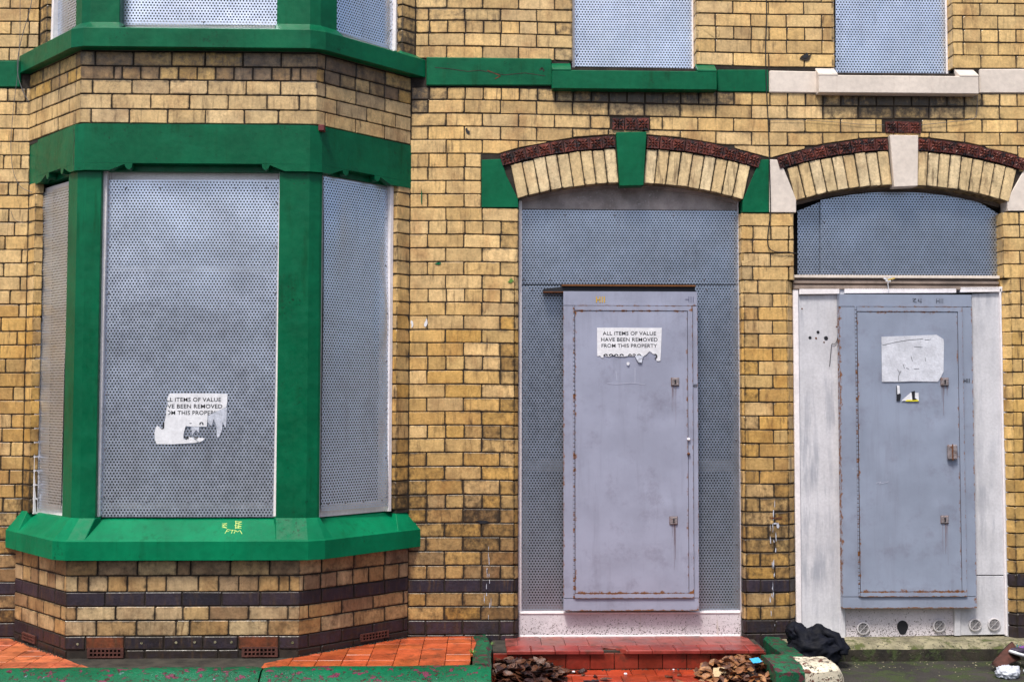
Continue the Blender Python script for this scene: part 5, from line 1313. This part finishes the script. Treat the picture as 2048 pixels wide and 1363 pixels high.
# tiled ledge round the bay
LE = thing('tiled_ledge', 'orange quarry tile ledge around the foot of the bay, behind the green coping', 'ledge', (-1.7, -.4, ZL))
xle = at(938, 1321, -.80).x
prism('ledge_bed', [(-5.0, .0), (-5.0, -.80), (xle - .02, -.80), (at(950, 1280, -.1).x, .0)], 0.0, ZL - .012, M_grout, LE)
def in_gap(x): return at(188, 1320, -.75).x < x < at(512, 1325, -.78).x
PLn = [Vector(p) for p in PL]
for j in range(6):
    y1_ = -.80 + (j + 1) * T * .98; y0_ = y1_ - T * .98
    for i in range(0, 34):
        skew = (j * .0)
        a = -4.05 + (i - 6) * T; b_ = a + T
        if in_gap((a + b_) / 2) : continue
        poly = [Vector((a + .0015, y0_ + .0015)), Vector((b_ - .0015, y0_ + .0015)), Vector((b_ - .0015, y1_ - .0015)), Vector((a + .0015, y1_ - .0015))]
        # keep outside the bay footprint
        cxm = (a + b_) / 2
        if cxm < -1.75: e0, e1 = PLn[0], PLn[1]; n_ = Vector((-(e1 - e0).y, (e1 - e0).x)).normalized(); n_ = n_ if n_.x < 0 else -n_
        else: e0, e1 = PLn[2], PLn[3]; n_ = Vector((-(e1 - e0).y, (e1 - e0).x)).normalized(); n_ = n_ if n_.x > 0 else -n_
        poly = clip(poly, e0 + n_ * .02, n_) if y1_ > -.53 or True else poly
        if y0_ > -.60 and PLn[1].x - .0 < cxm < PLn[2].x: continue
        if len(poly) < 3 and y1_ < -.54: poly = [Vector((a + .0015, y0_ + .0015)), Vector((b_ - .0015, y0_ + .0015)), Vector((b_ - .0015, y1_ - .0015)), Vector((a + .0015, y1_ - .0015))]
        poly = clip(poly, Vector((0, -.004)), Vector((0, -1))) if len(poly) > 2 else poly
        if len(poly) > 2:
            rx = Vector((xle, -.80)); dr = Vector((at(957, 1279, -.03).x, 0.)) - rx; nr = Vector((-dr.y, dr.x)).normalized(); nr = nr if nr.x < 0 else -nr
            poly = clip(poly, rx, nr)
        if len(poly) < 3 or area(poly) < .0008: continue
        wn = 1 if j == 0 else 0
        tile(LE, poly, FLOOR(ZL + rnd(-.001, .001)), tcol(ORG if cxm > -1.7 else (.52, .14, .06), .15), bev=.004 if j == 0 else .002)
# green coping walls
def coping(parent, x0, x1, yb0, yf, ztop, zbot, mat, name='coping_stone', r=.05, lumps=.004, seed=0.):
    """long stone with sloping rounded front arris, built in stations"""
    prof = [(yb0, zbot), (yb0, ztop - .004), (yb0 - .01, ztop), (lerp(yb0, yf, .36), ztop + .001), (lerp(yb0, yf, .50), ztop - .008), (lerp(yb0, yf, .95), ztop - .050), (yf, ztop - .062), (yf, zbot)]
    n = max(2, int((x1 - x0) / .05)); k = len(prof); m = MB(); vs = []
    for i in range(n + 1):
        x = lerp(x0, x1, i / n); e = .6 if i in (0, n) else 1
        for (y, z) in prof:
            d = nz(x * 7 + seed, y * 9, z * 9) * lumps; vs.append((x + nz(y * 20, z * 20, seed) * .003 * (i in (0, n)), y + d, z + (nz(x * 6, y * 7, seed) * lumps - (.008 if e < 1 else 0)) * (z > zbot + .01)))
    fs = [(i * k + j, (i + 1) * k + j, (i + 1) * k + (j + 1) % k, i * k + (j + 1) % k) for i in range(n) for j in range(k)] + [tuple(range(k)), tuple(n * k + j for j in range(k))[::-1]]
    m.add(vs, fs); o = m.build(name, mat, parent, smooth=True)
    bm = bmesh.new(); bm.from_mesh(o.data)
    for e in bm.edges:
        if len(e.link_faces) == 2 and e.calc_face_angle(0) > .7: e.smooth = False
    bm.to_mesh(o.data); bm.free(); return o
GW = thing('low_wall', 'long low green wall with flaking coping along the front of the bay', 'low wall', (-1.8, -.95, 0))
xj = at(518, 1345, -.95).x; xe = at(982, 1340, -.9).x
coping(GW, -5.0, xj - .005, -.806, -.985, ZL + .004, .0, M_coping, seed=1.)
coping(GW, xj + .005, xe, -.806, -.985, ZL + .006, .0, M_coping, seed=5.)
KB_ = MB()
xr0, xr1 = at(945, 1285, -.05).x, at(968, 1285, -.05).x
# return kerb running back to the wall, curved in plan
def kerb_run(parent, path, wl, wr, ztop, zbot, mat, name='kerb', seed=0.):
    m = MB(); n = len(path); vs = []; prof = [(-wl, zbot), (-wl, ztop - .015), (-wl * .7, ztop), (wr * .6, ztop), (wr, ztop - .03), (wr + .004, zbot)]; k = len(prof)
    for i, (x, y) in enumerate(path):
        p, q = Vector(path[max(0, i - 1)]), Vector(path[min(n - 1, i + 1)]); d = (q - p).normalized(); s = Vector((-d.y, d.x)); s = s if s.x > 0 else -s
        for u, z in prof: vs.append((x + s.x * u + nz(x * 9, y * 9, u * 9) * .005, y + s.y * u, z + nz(y * 9, u * 9, seed) * .005 * (z > zbot)))
    fs = [(i * k + j, (i + 1) * k + j, (i + 1) * k + (j + 1) % k, i * k + (j + 1) % k) for i in range(n - 1) for j in range(k)] + [tuple(range(k)), tuple((n - 1) * k + j for j in range(k))[::-1]]
    m.add(vs, fs); return m.build(name, mat, parent)
def pth(pts, n=12):
    out = []
    for (a, b_) in zip(pts, pts[1:]):
        for i in range(n // 2): out.append((lerp(a[0], b_[0], i / (n // 2)), lerp(a[1], b_[1], i / (n // 2))))
    out.append(pts[-1]); return out
kx = at(982, 1325, -.7).x - .055
kerb_run(GW, pth([(at(960, 1281, -.06).x, -.01), (at(968, 1290, -.2).x, -.20), (kx, -.42), (kx, -.80)]), .05, .055, ZL + .012, .0, M_oldgreen, seed=3.)
RW = thing('low_wall', 'short low green wall with a chipped cream coping end, beside the black jacket', 'low wall', (XK0, -.5, 0))
zk2 = ZO - .285
# green run from the house wall towards the street
xa_, xb_ = at(1530, 1281, -.06).x, at(1567, 1281, -.06).x
kerb_run(RW, pth([((xa_ + xb_) / 2, -.01), ((xa_ + xb_) / 2 + .01, -.56)]), .060, .075, zk2 - .002, 0., M_oldgreen, seed=8.)
g0, g1 = at(1560, 1336, -.72), at(1618, 1345, -.86)
def coping2(x0, x1, y0, y1, zt, mat, round_end=False, nm='coping_stone', sd_=0.):
    m = MB(); nx, ny = 14, 8; vs = []
    for j in range(ny + 1):
        for i in range(nx + 1):
            s, t = i / nx, j / ny; x = lerp(x0, x1, s); y = lerp(y0, y1, t)
            if round_end and s > .75:
                e = (s - .75) / .25; y = lerp(y, (y0 + y1) / 2, .22 * e ** 2)
            z = zt - .03 * max(0, (t - .7) / .3) ** 2 - (.045 * ((s - .8) / .2) ** 2 if round_end and s > .8 else 0) + .010 * nz(x * 9, y * 9, sd_) + .004 * nz(x * 30, y * 30, sd_)
            vs.append((x, y, z))
    fs = [(j * (nx + 1) + i, j * (nx + 1) + i + 1, (j + 1) * (nx + 1) + i + 1, (j + 1) * (nx + 1) + i) for j in range(ny) for i in range(nx)]
    ring = [i for i in range(nx + 1)] + [j * (nx + 1) + nx for j in range(1, ny + 1)] + [ny * (nx + 1) + i for i in range(nx - 1, -1, -1)] + [j * (nx + 1) for j in range(ny - 1, 0, -1)]
    b = len(vs)
    for i in ring: x, y, z = vs[i]; vs.append((x, y, 0.02))
    for k in range(len(ring)): fs.append((ring[k], ring[(k + 1) % len(ring)], b + (k + 1) % len(ring), b + k))
    m.add(vs, fs); return m.build(nm, mat, RW)
xg = atz(1612, 1335, zk2).x
coping2(atz(1556, 1338, zk2).x, xg, -.50, -.84, zk2, M_oldgreen, sd_=2.)
coping2(xg + .002, atz(1703, 1340, zk2).x, -.56, -.82, zk2 - .004, M_creamcop, True, sd_=4.)
# concrete doorstep of the right house
CS = thing('concrete_step', 'long mossy concrete step below the right doorway', 'step', (2.7, -.1, ZP))
zc2 = at(1800, 1276, .0).z
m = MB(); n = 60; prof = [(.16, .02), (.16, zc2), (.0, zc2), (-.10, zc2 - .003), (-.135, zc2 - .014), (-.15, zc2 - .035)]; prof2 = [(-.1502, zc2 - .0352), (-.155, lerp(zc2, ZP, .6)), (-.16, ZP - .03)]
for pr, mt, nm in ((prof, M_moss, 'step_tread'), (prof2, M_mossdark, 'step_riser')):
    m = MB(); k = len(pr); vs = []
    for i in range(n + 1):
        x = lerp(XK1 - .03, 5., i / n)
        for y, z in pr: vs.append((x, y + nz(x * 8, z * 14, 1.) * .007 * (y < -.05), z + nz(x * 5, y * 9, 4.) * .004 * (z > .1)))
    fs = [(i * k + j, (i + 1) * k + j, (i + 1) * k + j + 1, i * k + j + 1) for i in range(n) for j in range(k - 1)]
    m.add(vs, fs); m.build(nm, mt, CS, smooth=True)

# the row of houses across the street, seen only as a reflection in the steel sheets
M_opp = simple('far_pale_render', (.46, .45, .46), .8, 1.2, .9, 2, 20); M_roof = simple('slate_roof', (.06, .06, .07), .8, 1.2, .7, 2, 20)
m = MB(); m.box(-70, 70, -21.5, -15.5, -.02, 4.2); o = m.build('far_street_houses', M_opp); o['kind'] = 'structure'
m = MB(); m.add([(-70, -15.2, 4.1), (70, -15.2, 4.1), (70, -18.5, 5.5), (-70, -18.5, 5.5), (-70, -21.8, 4.1), (70, -21.8, 4.1)], [(0, 1, 2, 3), (3, 2, 5, 4), (0, 4, 5, 1), (0, 3, 4), (1, 5, 2)]); m.build('roof', M_roof, o)
m = MB()
for i in range(20):
    for z in (1.0, 3.5): x = -25 + i * 2.6; m.box(x, x + 1.1, -15.5, -15.44, z, z + 1.5)
m.build('far_windows', M_glass, o, kind='stuff')
# ------------------------------------------------------------------ dead leaves
def leaf_mesh(L, W, curl, fold, sd_):
    n = 7; vs = []; fs = []
    for i in range(n + 1):
        t = i / n; w_ = W * math.sin(math.pi * min(1, t * .96 + .03)) ** .8 * (1 - .3 * t) + .0006
        y = (t - .5) * L; z = curl * (2 * t - 1) ** 2 * L + .003 * nz(t * 5, sd_)
        for s in (-1, -.5, 0, .5, 1): vs.append((s * w_ + .004 * nz(t * 6, s * 3, sd_), y, z + fold * abs(s) * w_ + .003 * nz(t * 9, s * 4, sd_ + 3)))
    for i in range(n):
        for j in range(4): a = i * 5 + j; fs.append((a, a + 1, a + 6, a + 5))
    me = bpy.data.meshes.new('leaf'); me.from_pydata(vs, [], fs)
    for p in me.polygons: p.use_smooth = True
    return me
def pile(label, cxy, rx, ry, hgt, n, mats, zg, xlim=None, seed=1, size=1.):
    random.seed(seed); L = thing('leaf_pile', label, 'leaves', (cxy[0], cxy[1], zg))
    ms = []
    for k in range(10):
        me = leaf_mesh(rnd(.055, .085) * size, rnd(.016, .026) * size, rnd(-.12, .2), rnd(-.3, .6), k * 1.7 + seed); me.materials.append(mats[k % len(mats)]); ms.append(me)
    m = MB()   # compacted litter under the loose leaves
    vs = [(cxy[0], cxy[1], zg + hgt * .75)]; R = 5; A = 20
    for r in range(1, R + 1):
        for a in range(A):
            f = r / R; th = a * 6.2832 / A; x = cxy[0] + rx * .92 * f * math.cos(th); y = cxy[1] + ry * .92 * f * math.sin(th)
            if xlim: x = min(max(x, xlim[0]), xlim[1])
            vs.append((x, min(y, yfront - .012), zg + hgt * .8 * (1 - f * f) + .012 * nz(x * 14, y * 14) * (1 - f) - .002))
    fs = [(0, 1 + a, 1 + (a + 1) % A) for a in range(A)] + [(1 + (r - 1) * A + a, 1 + r * A + a, 1 + r * A + (a + 1) % A, 1 + (r - 1) * A + (a + 1) % A) for r in range(1, R) for a in range(A)]
    m.add(vs, fs); m.build('leaf_mould', M_leafs[0], L, smooth=True)
    for k in range(n):
        f = math.sqrt(random.random()); th = rnd(0, 6.2832); x = cxy[0] + rx * f * math.cos(th); y = cxy[1] + ry * f * math.sin(th)
        if xlim: x = min(max(x, xlim[0] + .02), xlim[1] - .02)
        if y > yfront - .03: y = yfront - .03 - rnd(0, .05)
        z = zg + hgt * .8 * max(0, 1 - f * f) + rnd(.004, .022)
        o = bpy.data.objects.new('leaf', ms[k % len(ms)]); C.objects.link(o); o.parent = L
        o.location = Vector((x, y, z)) - L.location; o.rotation_euler = (rnd(-.55, .55), rnd(-.6, .6), rnd(0, 6.28)); s = rnd(.7, 1.15); o.scale = (s, s, s)
    for k in range(22):      # stragglers blown clear of the heap
        x = cxy[0] + rx * rnd(-1.7, 1.7); y = rnd(-.78, yfront - .03)
        if xlim: x = min(max(x, xlim[0] + .03), xlim[1] - .04)
        o = bpy.data.objects.new('leaf', ms[k % len(ms)]); C.objects.link(o); o.parent = L
        o.location = Vector((x, y, zg + .008)) - L.location; o.rotation_euler = (rnd(-.15, .15), rnd(-.2, .2), rnd(0, 6.28)); q = rnd(.45, .9); o.scale = (q, q, q)
    return L
DARK = [M_leafs[0], M_leafs[0], M_leafs[1], M_leafs[0], M_leafs[1]]
LIGHT = [M_leafs[1], M_leafs[2], M_leafs[2], M_leafs[3], M_leafs[1], M_leafs[2]]
cl = atz(1040, 1350, ZP); pile('dark wet dead leaves heaped beside the end of the long green wall', (cl.x - .02, -.50), .31, .26, .085, 230, DARK, ZP, (atz(992, 1345, ZP).x, 9), 11, 1.25)
crr = atz(1490, 1350, ZP); pile('lighter brown dry leaves heaped in the corner by the short green wall', (crr.x + .03, -.50), .31, .28, .10, 215, LIGHT, ZP, (0, XK0 + .02), 12, 1.3)
random.seed(99)
# litter in the leaves and on the path
c = atz(1518, 1322, ZP + .13); wr_ = MB(); 
def flatbit(name, label, cat, px, z, w_, d_, rot, mat, th=.004, tilt=.3):
    c = atz(px[0], px[1], z); m = MB(); n = 6; vs = []
    for j in range(4):
        for i in range(n + 1): vs.append(((i / n - .5) * w_, (j / 3 - .5) * d_, .006 * nz(i * 1.3, j * 1.1, w_ * 50)))
    k = len(vs); vs += [(x, y, z_ - th) for x, y, z_ in vs]
    fs = [(j * (n + 1) + i, j * (n + 1) + i + 1, (j + 1) * (n + 1) + i + 1, (j + 1) * (n + 1) + i) for j in range(3) for i in range(n)]; fs += [tuple(k + q for q in f[::-1]) for f in fs]
    ring = [i for i in range(n + 1)] + [j * (n + 1) + n for j in range(1, 4)] + [3 * (n + 1) + i for i in range(n - 1, -1, -1)] + [j * (n + 1) for j in range(2, 0, -1)]
    fs += [(ring[q], ring[(q + 1) % len(ring)], k + ring[(q + 1) % len(ring)], k + ring[q]) for q in range(len(ring))]
    me = bpy.data.meshes.new(name); me.from_pydata(vs, [], fs); me.materials.append(mat); o = link(name, me, None, None, c); o.rotation_euler = (tilt, 0, rot); return props(o, label, cat)
o = flatbit('wrapper', 'small bright blue wrapper lying on the dry leaves', 'wrapper', (1512, 1319), ZP + .125, .075, .04, .55, rgbmat('blue_wrapper', (.05, .42, .75), .3), .002, .5)
m = MB(); 
flatbit('cardboard', 'torn cream cardboard scrap at the front of the dry leaves', 'cardboard', (1445, 1343), ZP + .05, .11, .09, -.25, simple('cream_card', (.50, .38, .22), .8, 1.1, .8), .003, .35)
flatbit('wrapper', 'dark scrap lying alone on the red tiled path', 'scrap', (1182, 1360), ZP + .006, .09, .03, .1, M_ink, .002, .05)
for k, (x, y, lab) in enumerate(((1147, 1342, 'white litter scrap beside the dark leaf heap'), (1163, 1342, 'pale green litter scrap near the step riser'), (1347, 1337, 'tiny white pebble against the step riser'), (1251, 1346, 'small white scrap alone on the red path'))):
    c = atz(x, y, ZP + .006); m = MB(); s = .009 if k != 2 else .006
    m.box(c.x - s, c.x + s, c.y - s, c.y + s, ZP + .001, ZP + .001 + s); props(m.build('litter', M_paper if k != 1 else rgbmat('pale_green', (.35, .5, .4)), None, .002), lab, 'litter')

# ------------------------------------------------------------------ black jacket dropped over the kerb
def lump(name, label, cat, ctr, rad, mat, fold=.02, seed=0., sub=4, flat=None, bumps=()):
    bm = bmesh.new(); bmesh.ops.create_icosphere(bm, subdivisions=sub, radius=1.)
    for v in bm.verts:
        d = v.co.normalized(); p = Vector((d.x * rad[0], d.y * rad[1], d.z * rad[2]))
        for (bd, amp, wd) in bumps:
            q = Vector(bd).normalized(); p += d * amp * math.exp(-((d - q).length / wd) ** 2)
        r1 = 1 - abs(nz(d.x * 2.1 + seed, d.y * 2.1, d.z * 2.1 + seed)) * 2.2; r2 = 1 - abs(nz(d.x * 5 + seed, d.y * 5 + d.z * 2, d.z * 4)) * 2
        p += d * fold * (r1 * .9 + r2 * .45)
        if flat is not None and p.z < flat: p.z = flat + (p.z - flat) * .08
        v.co = p
    me = bpy.data.meshes.new(name); bm.to_mesh(me); bm.free()
    for p in me.polygons: p.use_smooth = True
    o = link(name, me, mat, None, ctr)
    if label: props(o, label, cat)
    return o
jc = at(1632, 1285, -.26)
J = lump('jacket', 'crumpled black hooded jacket dropped between the green kerb and the mossy step', 'jacket', (jc.x, -.27, jc.z - .02), (.145, .13, .092), M_cloth, .020, 3., 5, -.10,
         bumps=(((-.62, -.1, .75), .07, .24), ((.1, 0, 1), .03, .25), ((.95, -.3, .15), .045, .35), ((-1, 0, -.25), .05, .35), ((.2, -.6, -.7), .04, .4)))
def cloth_tube(name, pts, r, mat, parent):
    m = MB(); n = 12; P = [Vector(p) for p in pts]; vs = []
    K = []
    for i in range(len(P) - 1):
        for j in range(5): K.append(P[i].lerp(P[i + 1], j / 5))
    K.append(P[-1])
    for i, p in enumerate(K):
        d = (K[min(i + 1, len(K) - 1)] - K[max(0, i - 1)]).normalized(); a = d.cross(Vector((0, 0, 1))).normalized(); b_ = d.cross(a); t = i / (len(K) - 1)
        rr = r * (1 - .35 * t)
        for k in range(n):
            q = rr * (1 + .28 * nz(k * .9, i * .7, 2.)); vs.append(p + a * q * math.cos(k * 6.2832 / n) + b_ * q * .75 * math.sin(k * 6.2832 / n))
    fs = [(i * n + k, i * n + (k + 1) % n, (i + 1) * n + (k + 1) % n, (i + 1) * n + k) for i in range(len(K) - 1) for k in range(n)] + [tuple(range(n)), tuple((len(K) - 1) * n + k for k in range(n))[::-1]]
    m.add(vs, fs); return m.build(name, mat, parent, smooth=True)
p1, p2, p3 = at(1646, 1262, -.30), at(1672, 1272, -.33), at(1686, 1298, -.36)
cloth_tube('sleeve', [p1, p2, p3, p3 + Vector((.0, -.01, -.03))], .040, M_cloth, J)
p1, p2, p3 = at(1612, 1290, -.30), at(1594, 1286, -.24), at(1582, 1278, -.14)
cloth_tube('sleeve', [p1, p2, p3], .045, M_cloth, J)
hd = at(1592, 1262, -.24); hood = lump('hood', None, None, hd, (.055, .06, .05), M_cloth, .012, 9., 4); hood.parent = J; hood.location = hood.location - J.location

# things at the right-hand edge
def poly_cloth(name, label, cat, pts, mat, Yf, th=.02, parent=None):
    m = MB(); P = [at(x, y, yy) for x, y, yy in pts]; c = sum(P, Vector()) / len(P); n = len(P)
    c2 = c + Vector((0, -.03, .01)); N_ = 4; vs = [c2]; 
    for r in range(1, N_ + 1):
        for p in P:
            q = c2.lerp(p, r / N_); q += Vector((0, .012 * nz(q.x * 18, q.z * 18, 1.), .006 * nz(q.x * 20, q.z * 20, 5.))) * (r < N_); vs.append(q)
    fs = [(0, 1 + i, 1 + (i + 1) % n) for i in range(n)] + [(1 + (r - 1) * n + i, 1 + r * n + i, 1 + r * n + (i + 1) % n, 1 + (r - 1) * n + (i + 1) % n) for r in range(1, N_) for i in range(n)]
    k = len(vs); vs2 = [v + Vector((0, th, -.0)) for v in vs]
    fs2 = [tuple(k + q for q in f[::-1]) for f in fs]; o_ = 1 + (N_ - 1) * n
    fs3 = [(o_ + i, k + o_ + i, k + o_ + (i + 1) % n, o_ + (i + 1) % n) for i in range(n)]
    m.add(vs + vs2, fs + fs2 + fs3); o = m.build(name, mat, parent)
    for p in o.data.polygons: p.use_smooth = True
    if label: props(o, label, cat)
    return o
poly_cloth('cloth', 'brown cloth draped over the mossy step at the right edge', 'cloth', [(2026, 1283, -.20), (2036, 1298, -.24), (2042, 1318, -.34), (2024, 1325, -.42), (2006, 1334, -.50), (1996, 1334, -.50), (1984, 1328, -.44), (1996, 1314, -.36), (2008, 1300, -.26), (2018, 1290, -.22)], M_brown, -.3)
bc = atz(2012, 1344, ZP + .03)
lump('plastic_bag', 'crumpled pale plastic bag in front of the brown cloth', 'bag', (bc.x + .005, bc.y, ZP + .028), (.055, .04, .03), M_bag, .016, 14., 4, -.026, bumps=(((.8, 0, .5), .02, .4),))
def shoe(label, loc, rz, ry, upper, group='discarded trainers'):
    S = bpy.data.objects.new('shoe', None); C.objects.link(S); props(S, label, 'shoe', group)
    def loft(nm, secs, mat, smooth=True):
        m = MB(); n = 12; vs = []
        for (x, w_, z0, z1) in secs:
            for k in range(n):
                a = k * 6.2832 / n; cx_, sx = math.cos(a), math.sin(a); vs.append((x, w_ * math.copysign(abs(cx_) ** .7, cx_), (z0 + z1) / 2 + (z1 - z0) / 2 * math.copysign(abs(sx) ** .7, sx)))
        fs = [(i * n + k, i * n + (k + 1) % n, (i + 1) * n + (k + 1) % n, (i + 1) * n + k) for i in range(len(secs) - 1) for k in range(n)] + [tuple(range(n)), tuple((len(secs) - 1) * n + k for k in range(n))[::-1]]
        m.add(vs, fs); o = m.build(nm, mat, S, smooth=smooth); return o
    loft('sole', [(-.13, .012, .0, .022), (-.125, .028, .0, .03), (-.08, .036, 0, .03), (0, .034, 0, .026), (.07, .046, .0, .024), (.115, .036, .004, .026), (.135, .012, .01, .026)], rgbmat('white_rubber', (.72, .74, .78)))
    loft('upper', [(-.122, .020, .02, .07), (-.10, .030, .02, .088), (-.05, .034, .02, .085), (0, .036, .02, .075), (.05, .040, .018, .055), (.10, .034, .018, .042), (.128, .012, .02, .032)], upper)
    st = rgbmat('teal_trim', (.10, .45, .48)); m = MB()
    for x in (-.01, .015, .04): m.add([(x, -.0395, .03), (x + .01, -.0395, .03), (x + .025, -.030, .066), (x + .015, -.030, .066)], [(0, 1, 2, 3)])
    m.build('stripe', st, S)
    m = MB()
    for x in (.0, .018, .036, .054): z = .076 - (x) * .35; m.box(x - .003, x + .003, -.016, .016, z - .004, z + .002)
    m.build('lace', rgbmat('purple_lace', (.30, .12, .45)), S)
    m = MB(); n = 10; m.add([(-.075 + .033 * math.cos(k * .6283), .021 * math.sin(k * .6283), .0885) for k in range(n)], [tuple(range(n))]); m.build('shoe_opening', M_ink, S)
    S.location = loc; S.rotation_euler = (0, ry, rz); return S
M_shoe = simple('dark_purple_trainer_fabric', (.03, .022, .045), .7, 1.4, .6, 40, 200, objspace=True)
a = atz(2062, 1322, ZP + .11); shoe('dark trainer with purple laces lying on the brown cloth', (a.x + .125, -.34, ZP + .06), math.radians(200), math.radians(-14), M_shoe)
a = atz(2060, 1355, ZP); shoe('dark trainer with white sole standing to the right of the plastic bag', (a.x + .10, a.y, ZP + .002), math.radians(130), 0, M_shoe)

# loose grit and rotted bits along the foot of the steps and in the tile joints
for nm, lab, mt, n_, fx in (('grit', 'scattered grit and rotted bits on the mossy ground before the concrete step', M_moss, 170, lambda: (rnd(XK1 + .1, 4.), min(-.17, -.17 - abs(random.gauss(0, .16))), ZP + .002)),
                            ('dirt', 'dark dirt crumbs gathered at the foot of the red step and on the path', M_grout, 200, lambda: (rnd(xs0, xs1), yfront - .004 - abs(random.gauss(0, .02)), ZP + .002)),
                            ('ledge_dirt', 'dark dirt crumbs gathered on the orange tiles against the bay', M_grout, 220, None)):
    m = MB()
    for k in range(n_):
        if fx: x, y, z = fx()
        else:
            t = random.random(); a, b_ = (PLn[2], PLn[3]) if random.random() < .6 else (PLn[0], PLn[1]); p = a.lerp(b_, t); x, y, z = p.x + rnd(0, .03) * (1 if a is PLn[2] else -1), p.y - rnd(.002, .035), ZL + .001
        s_ = rnd(.002, .007); q = [(x + s_ * math.cos(i * 1.257 + k) * rnd(.6, 1.2), y + s_ * math.sin(i * 1.257 + k) * rnd(.6, 1.2), z) for i in range(5)]
        m.add(q + [(x, y, z + s_ * .8)], [(i, (i + 1) % 5, 5) for i in range(5)])
    o = m.build(nm, mt); props(o, lab, 'dirt', kind='stuff')
# small weeds and moss at the foot of the wall
M_weed = simple('green_weed', (.10, .22, .03), .7, 1.3, .6, 40)
def weed(px, py, Y, label, n=14, s=.03):
    c = at(px, py, Y); m = MB()
    for k in range(n):
        a = rnd(0, 6.28); l = s * rnd(.5, 1.2); t = rnd(.3, 1.); w_ = l * .28; d = Vector((math.cos(a) * t, math.sin(a) * t, 1.1 - t * .6)).normalized(); e = d.cross(Vector((0, 0, 1))).normalized() * w_ * .5
        p = c + d * l * .15; m.add([p, p + d * l * .55 + e, p + d * l, p + d * l * .55 - e], [(0, 1, 2, 3)])
    props(m.build('weed', M_weed), label, 'weed')
weed(946, 1308, -.62, 'tiny bright green weed at the right edge of the tiled ledge', 16, .035)
weed(984, 1290, -.16, 'tiny weed where the step meets the green kerb', 8, .028)
def splat(px, py, w_, h_, mat, name, parent, Y=-.0045, n=9, sd_=0):
    c = at(px, py, Y); m = MB(); rr = [1 + .5 * nz(i * 1.3, sd_ * 2.7, 1.) * 2 for i in range(n)]
    m.add([(c.x + w_ / 618 * rr[i] * math.cos(i * 6.2832 / n), Y, c.z + h_ / 618 * rr[i] * math.sin(i * 6.2832 / n)) for i in range(n)], [tuple(range(n))]); return m.build(name, mat, parent)
def crack(parent, name, pts, Y, wd, mat):
    return strokes(name, [pts], Wf(Y), wd, mat, parent)
crack(H1, 'paint_crack', [(870, 135), (900, 138), (935, 143), (960, 141), (1010, 150), (1050, 146), (1090, 152)], -.0125, .004, M_grout)
crack(H1, 'paint_crack', [(975, 141), (990, 147), (1001, 152), (990, 158)], -.0125, .006, M_rust)
crack(H1, 'paint_crack', [(1080, 140), (1084, 136), (1088, 142)], -.0125, .010, M_grout)
crack(BAY, 'lintel_joint', [(147, 258), (149, 280), (146, 300), (148, 340)], -.51, .0022, M_grout)
m = MB(); c = at(643, 256, -.54); m.box(c.x - .018, c.x + .018, -.553, -.50, c.z - .018, c.z + .018); m.build('bare_stone_chip', rgbmat('dark_red_stone', (.12, .015, .02), .7), BAY, .003)
for k in range(34):                                   # lime-filled ties in the lowest purple courses of the bay
    pass
for (x, y) in ((155, 1287), (283, 1285), (352, 1284), (389, 1283), (430, 1283), (463, 1283), (585, 1284)):
    c = at(x, y, -.534); r = .008; m = MB(); m.add([(c.x + r * math.cos(i * .785), -.5335, c.z + r * math.sin(i * .785)) for i in range(8)], [tuple(range(8))]); m.build('mortar_plug', M_moss, BAY)
# holes and paint marks on the brickwork
M_redchip = rgbmat('dark_red_primer', (.10, .015, .02), .6)
for k, (x, y, w_, h_, mt) in enumerate(((965, 1043, 26, 8, M_ink), (934, 262, 8, 14, M_ink), (1612, 115, 22, 14, M_mortar), (824, 648, 5, 16, M_paper), (852, 646, 6, 14, M_paper), (843, 388, 2, 34, M_green), (955, 390, 1, 1, M_green), (1022, 562, 12, 9, M_weed), (1550, 1035, 20, 5, M_rust), (875, 527, 12, 4, M_green))):
    splat(x, y, w_, h_, mt, 'paint_splash' if mt in (M_paper, M_green, M_weed) else 'wall_hole', H1, sd_=k)
splat(1612, 112, 10, 10, M_ink, 'wall_hole', H2, Y=-.0065, sd_=4)
for k, (x, y, w_, h_) in enumerate(((1556, 1050, 6, 11), (1551, 1046, 7, 5), (1547, 1030, 2, 20))): splat(x, y, w_, h_, M_smear, 'filler_patch', H1, sd_=k + 20)
for k in range(20):
    x = rnd(1540, 1552); y = rnd(985, 1262); splat(x, y, rnd(.8, 2.0), rnd(5, 22), M_smear, 'paint_drip', H2, sd_=k)
    if k < 14: splat(rnd(968, 984), rnd(1090, 1262), rnd(.8, 1.8), rnd(5, 18), M_smear, 'paint_drip', H1, sd_=k + 40)
bpy.context.view_layer.update()
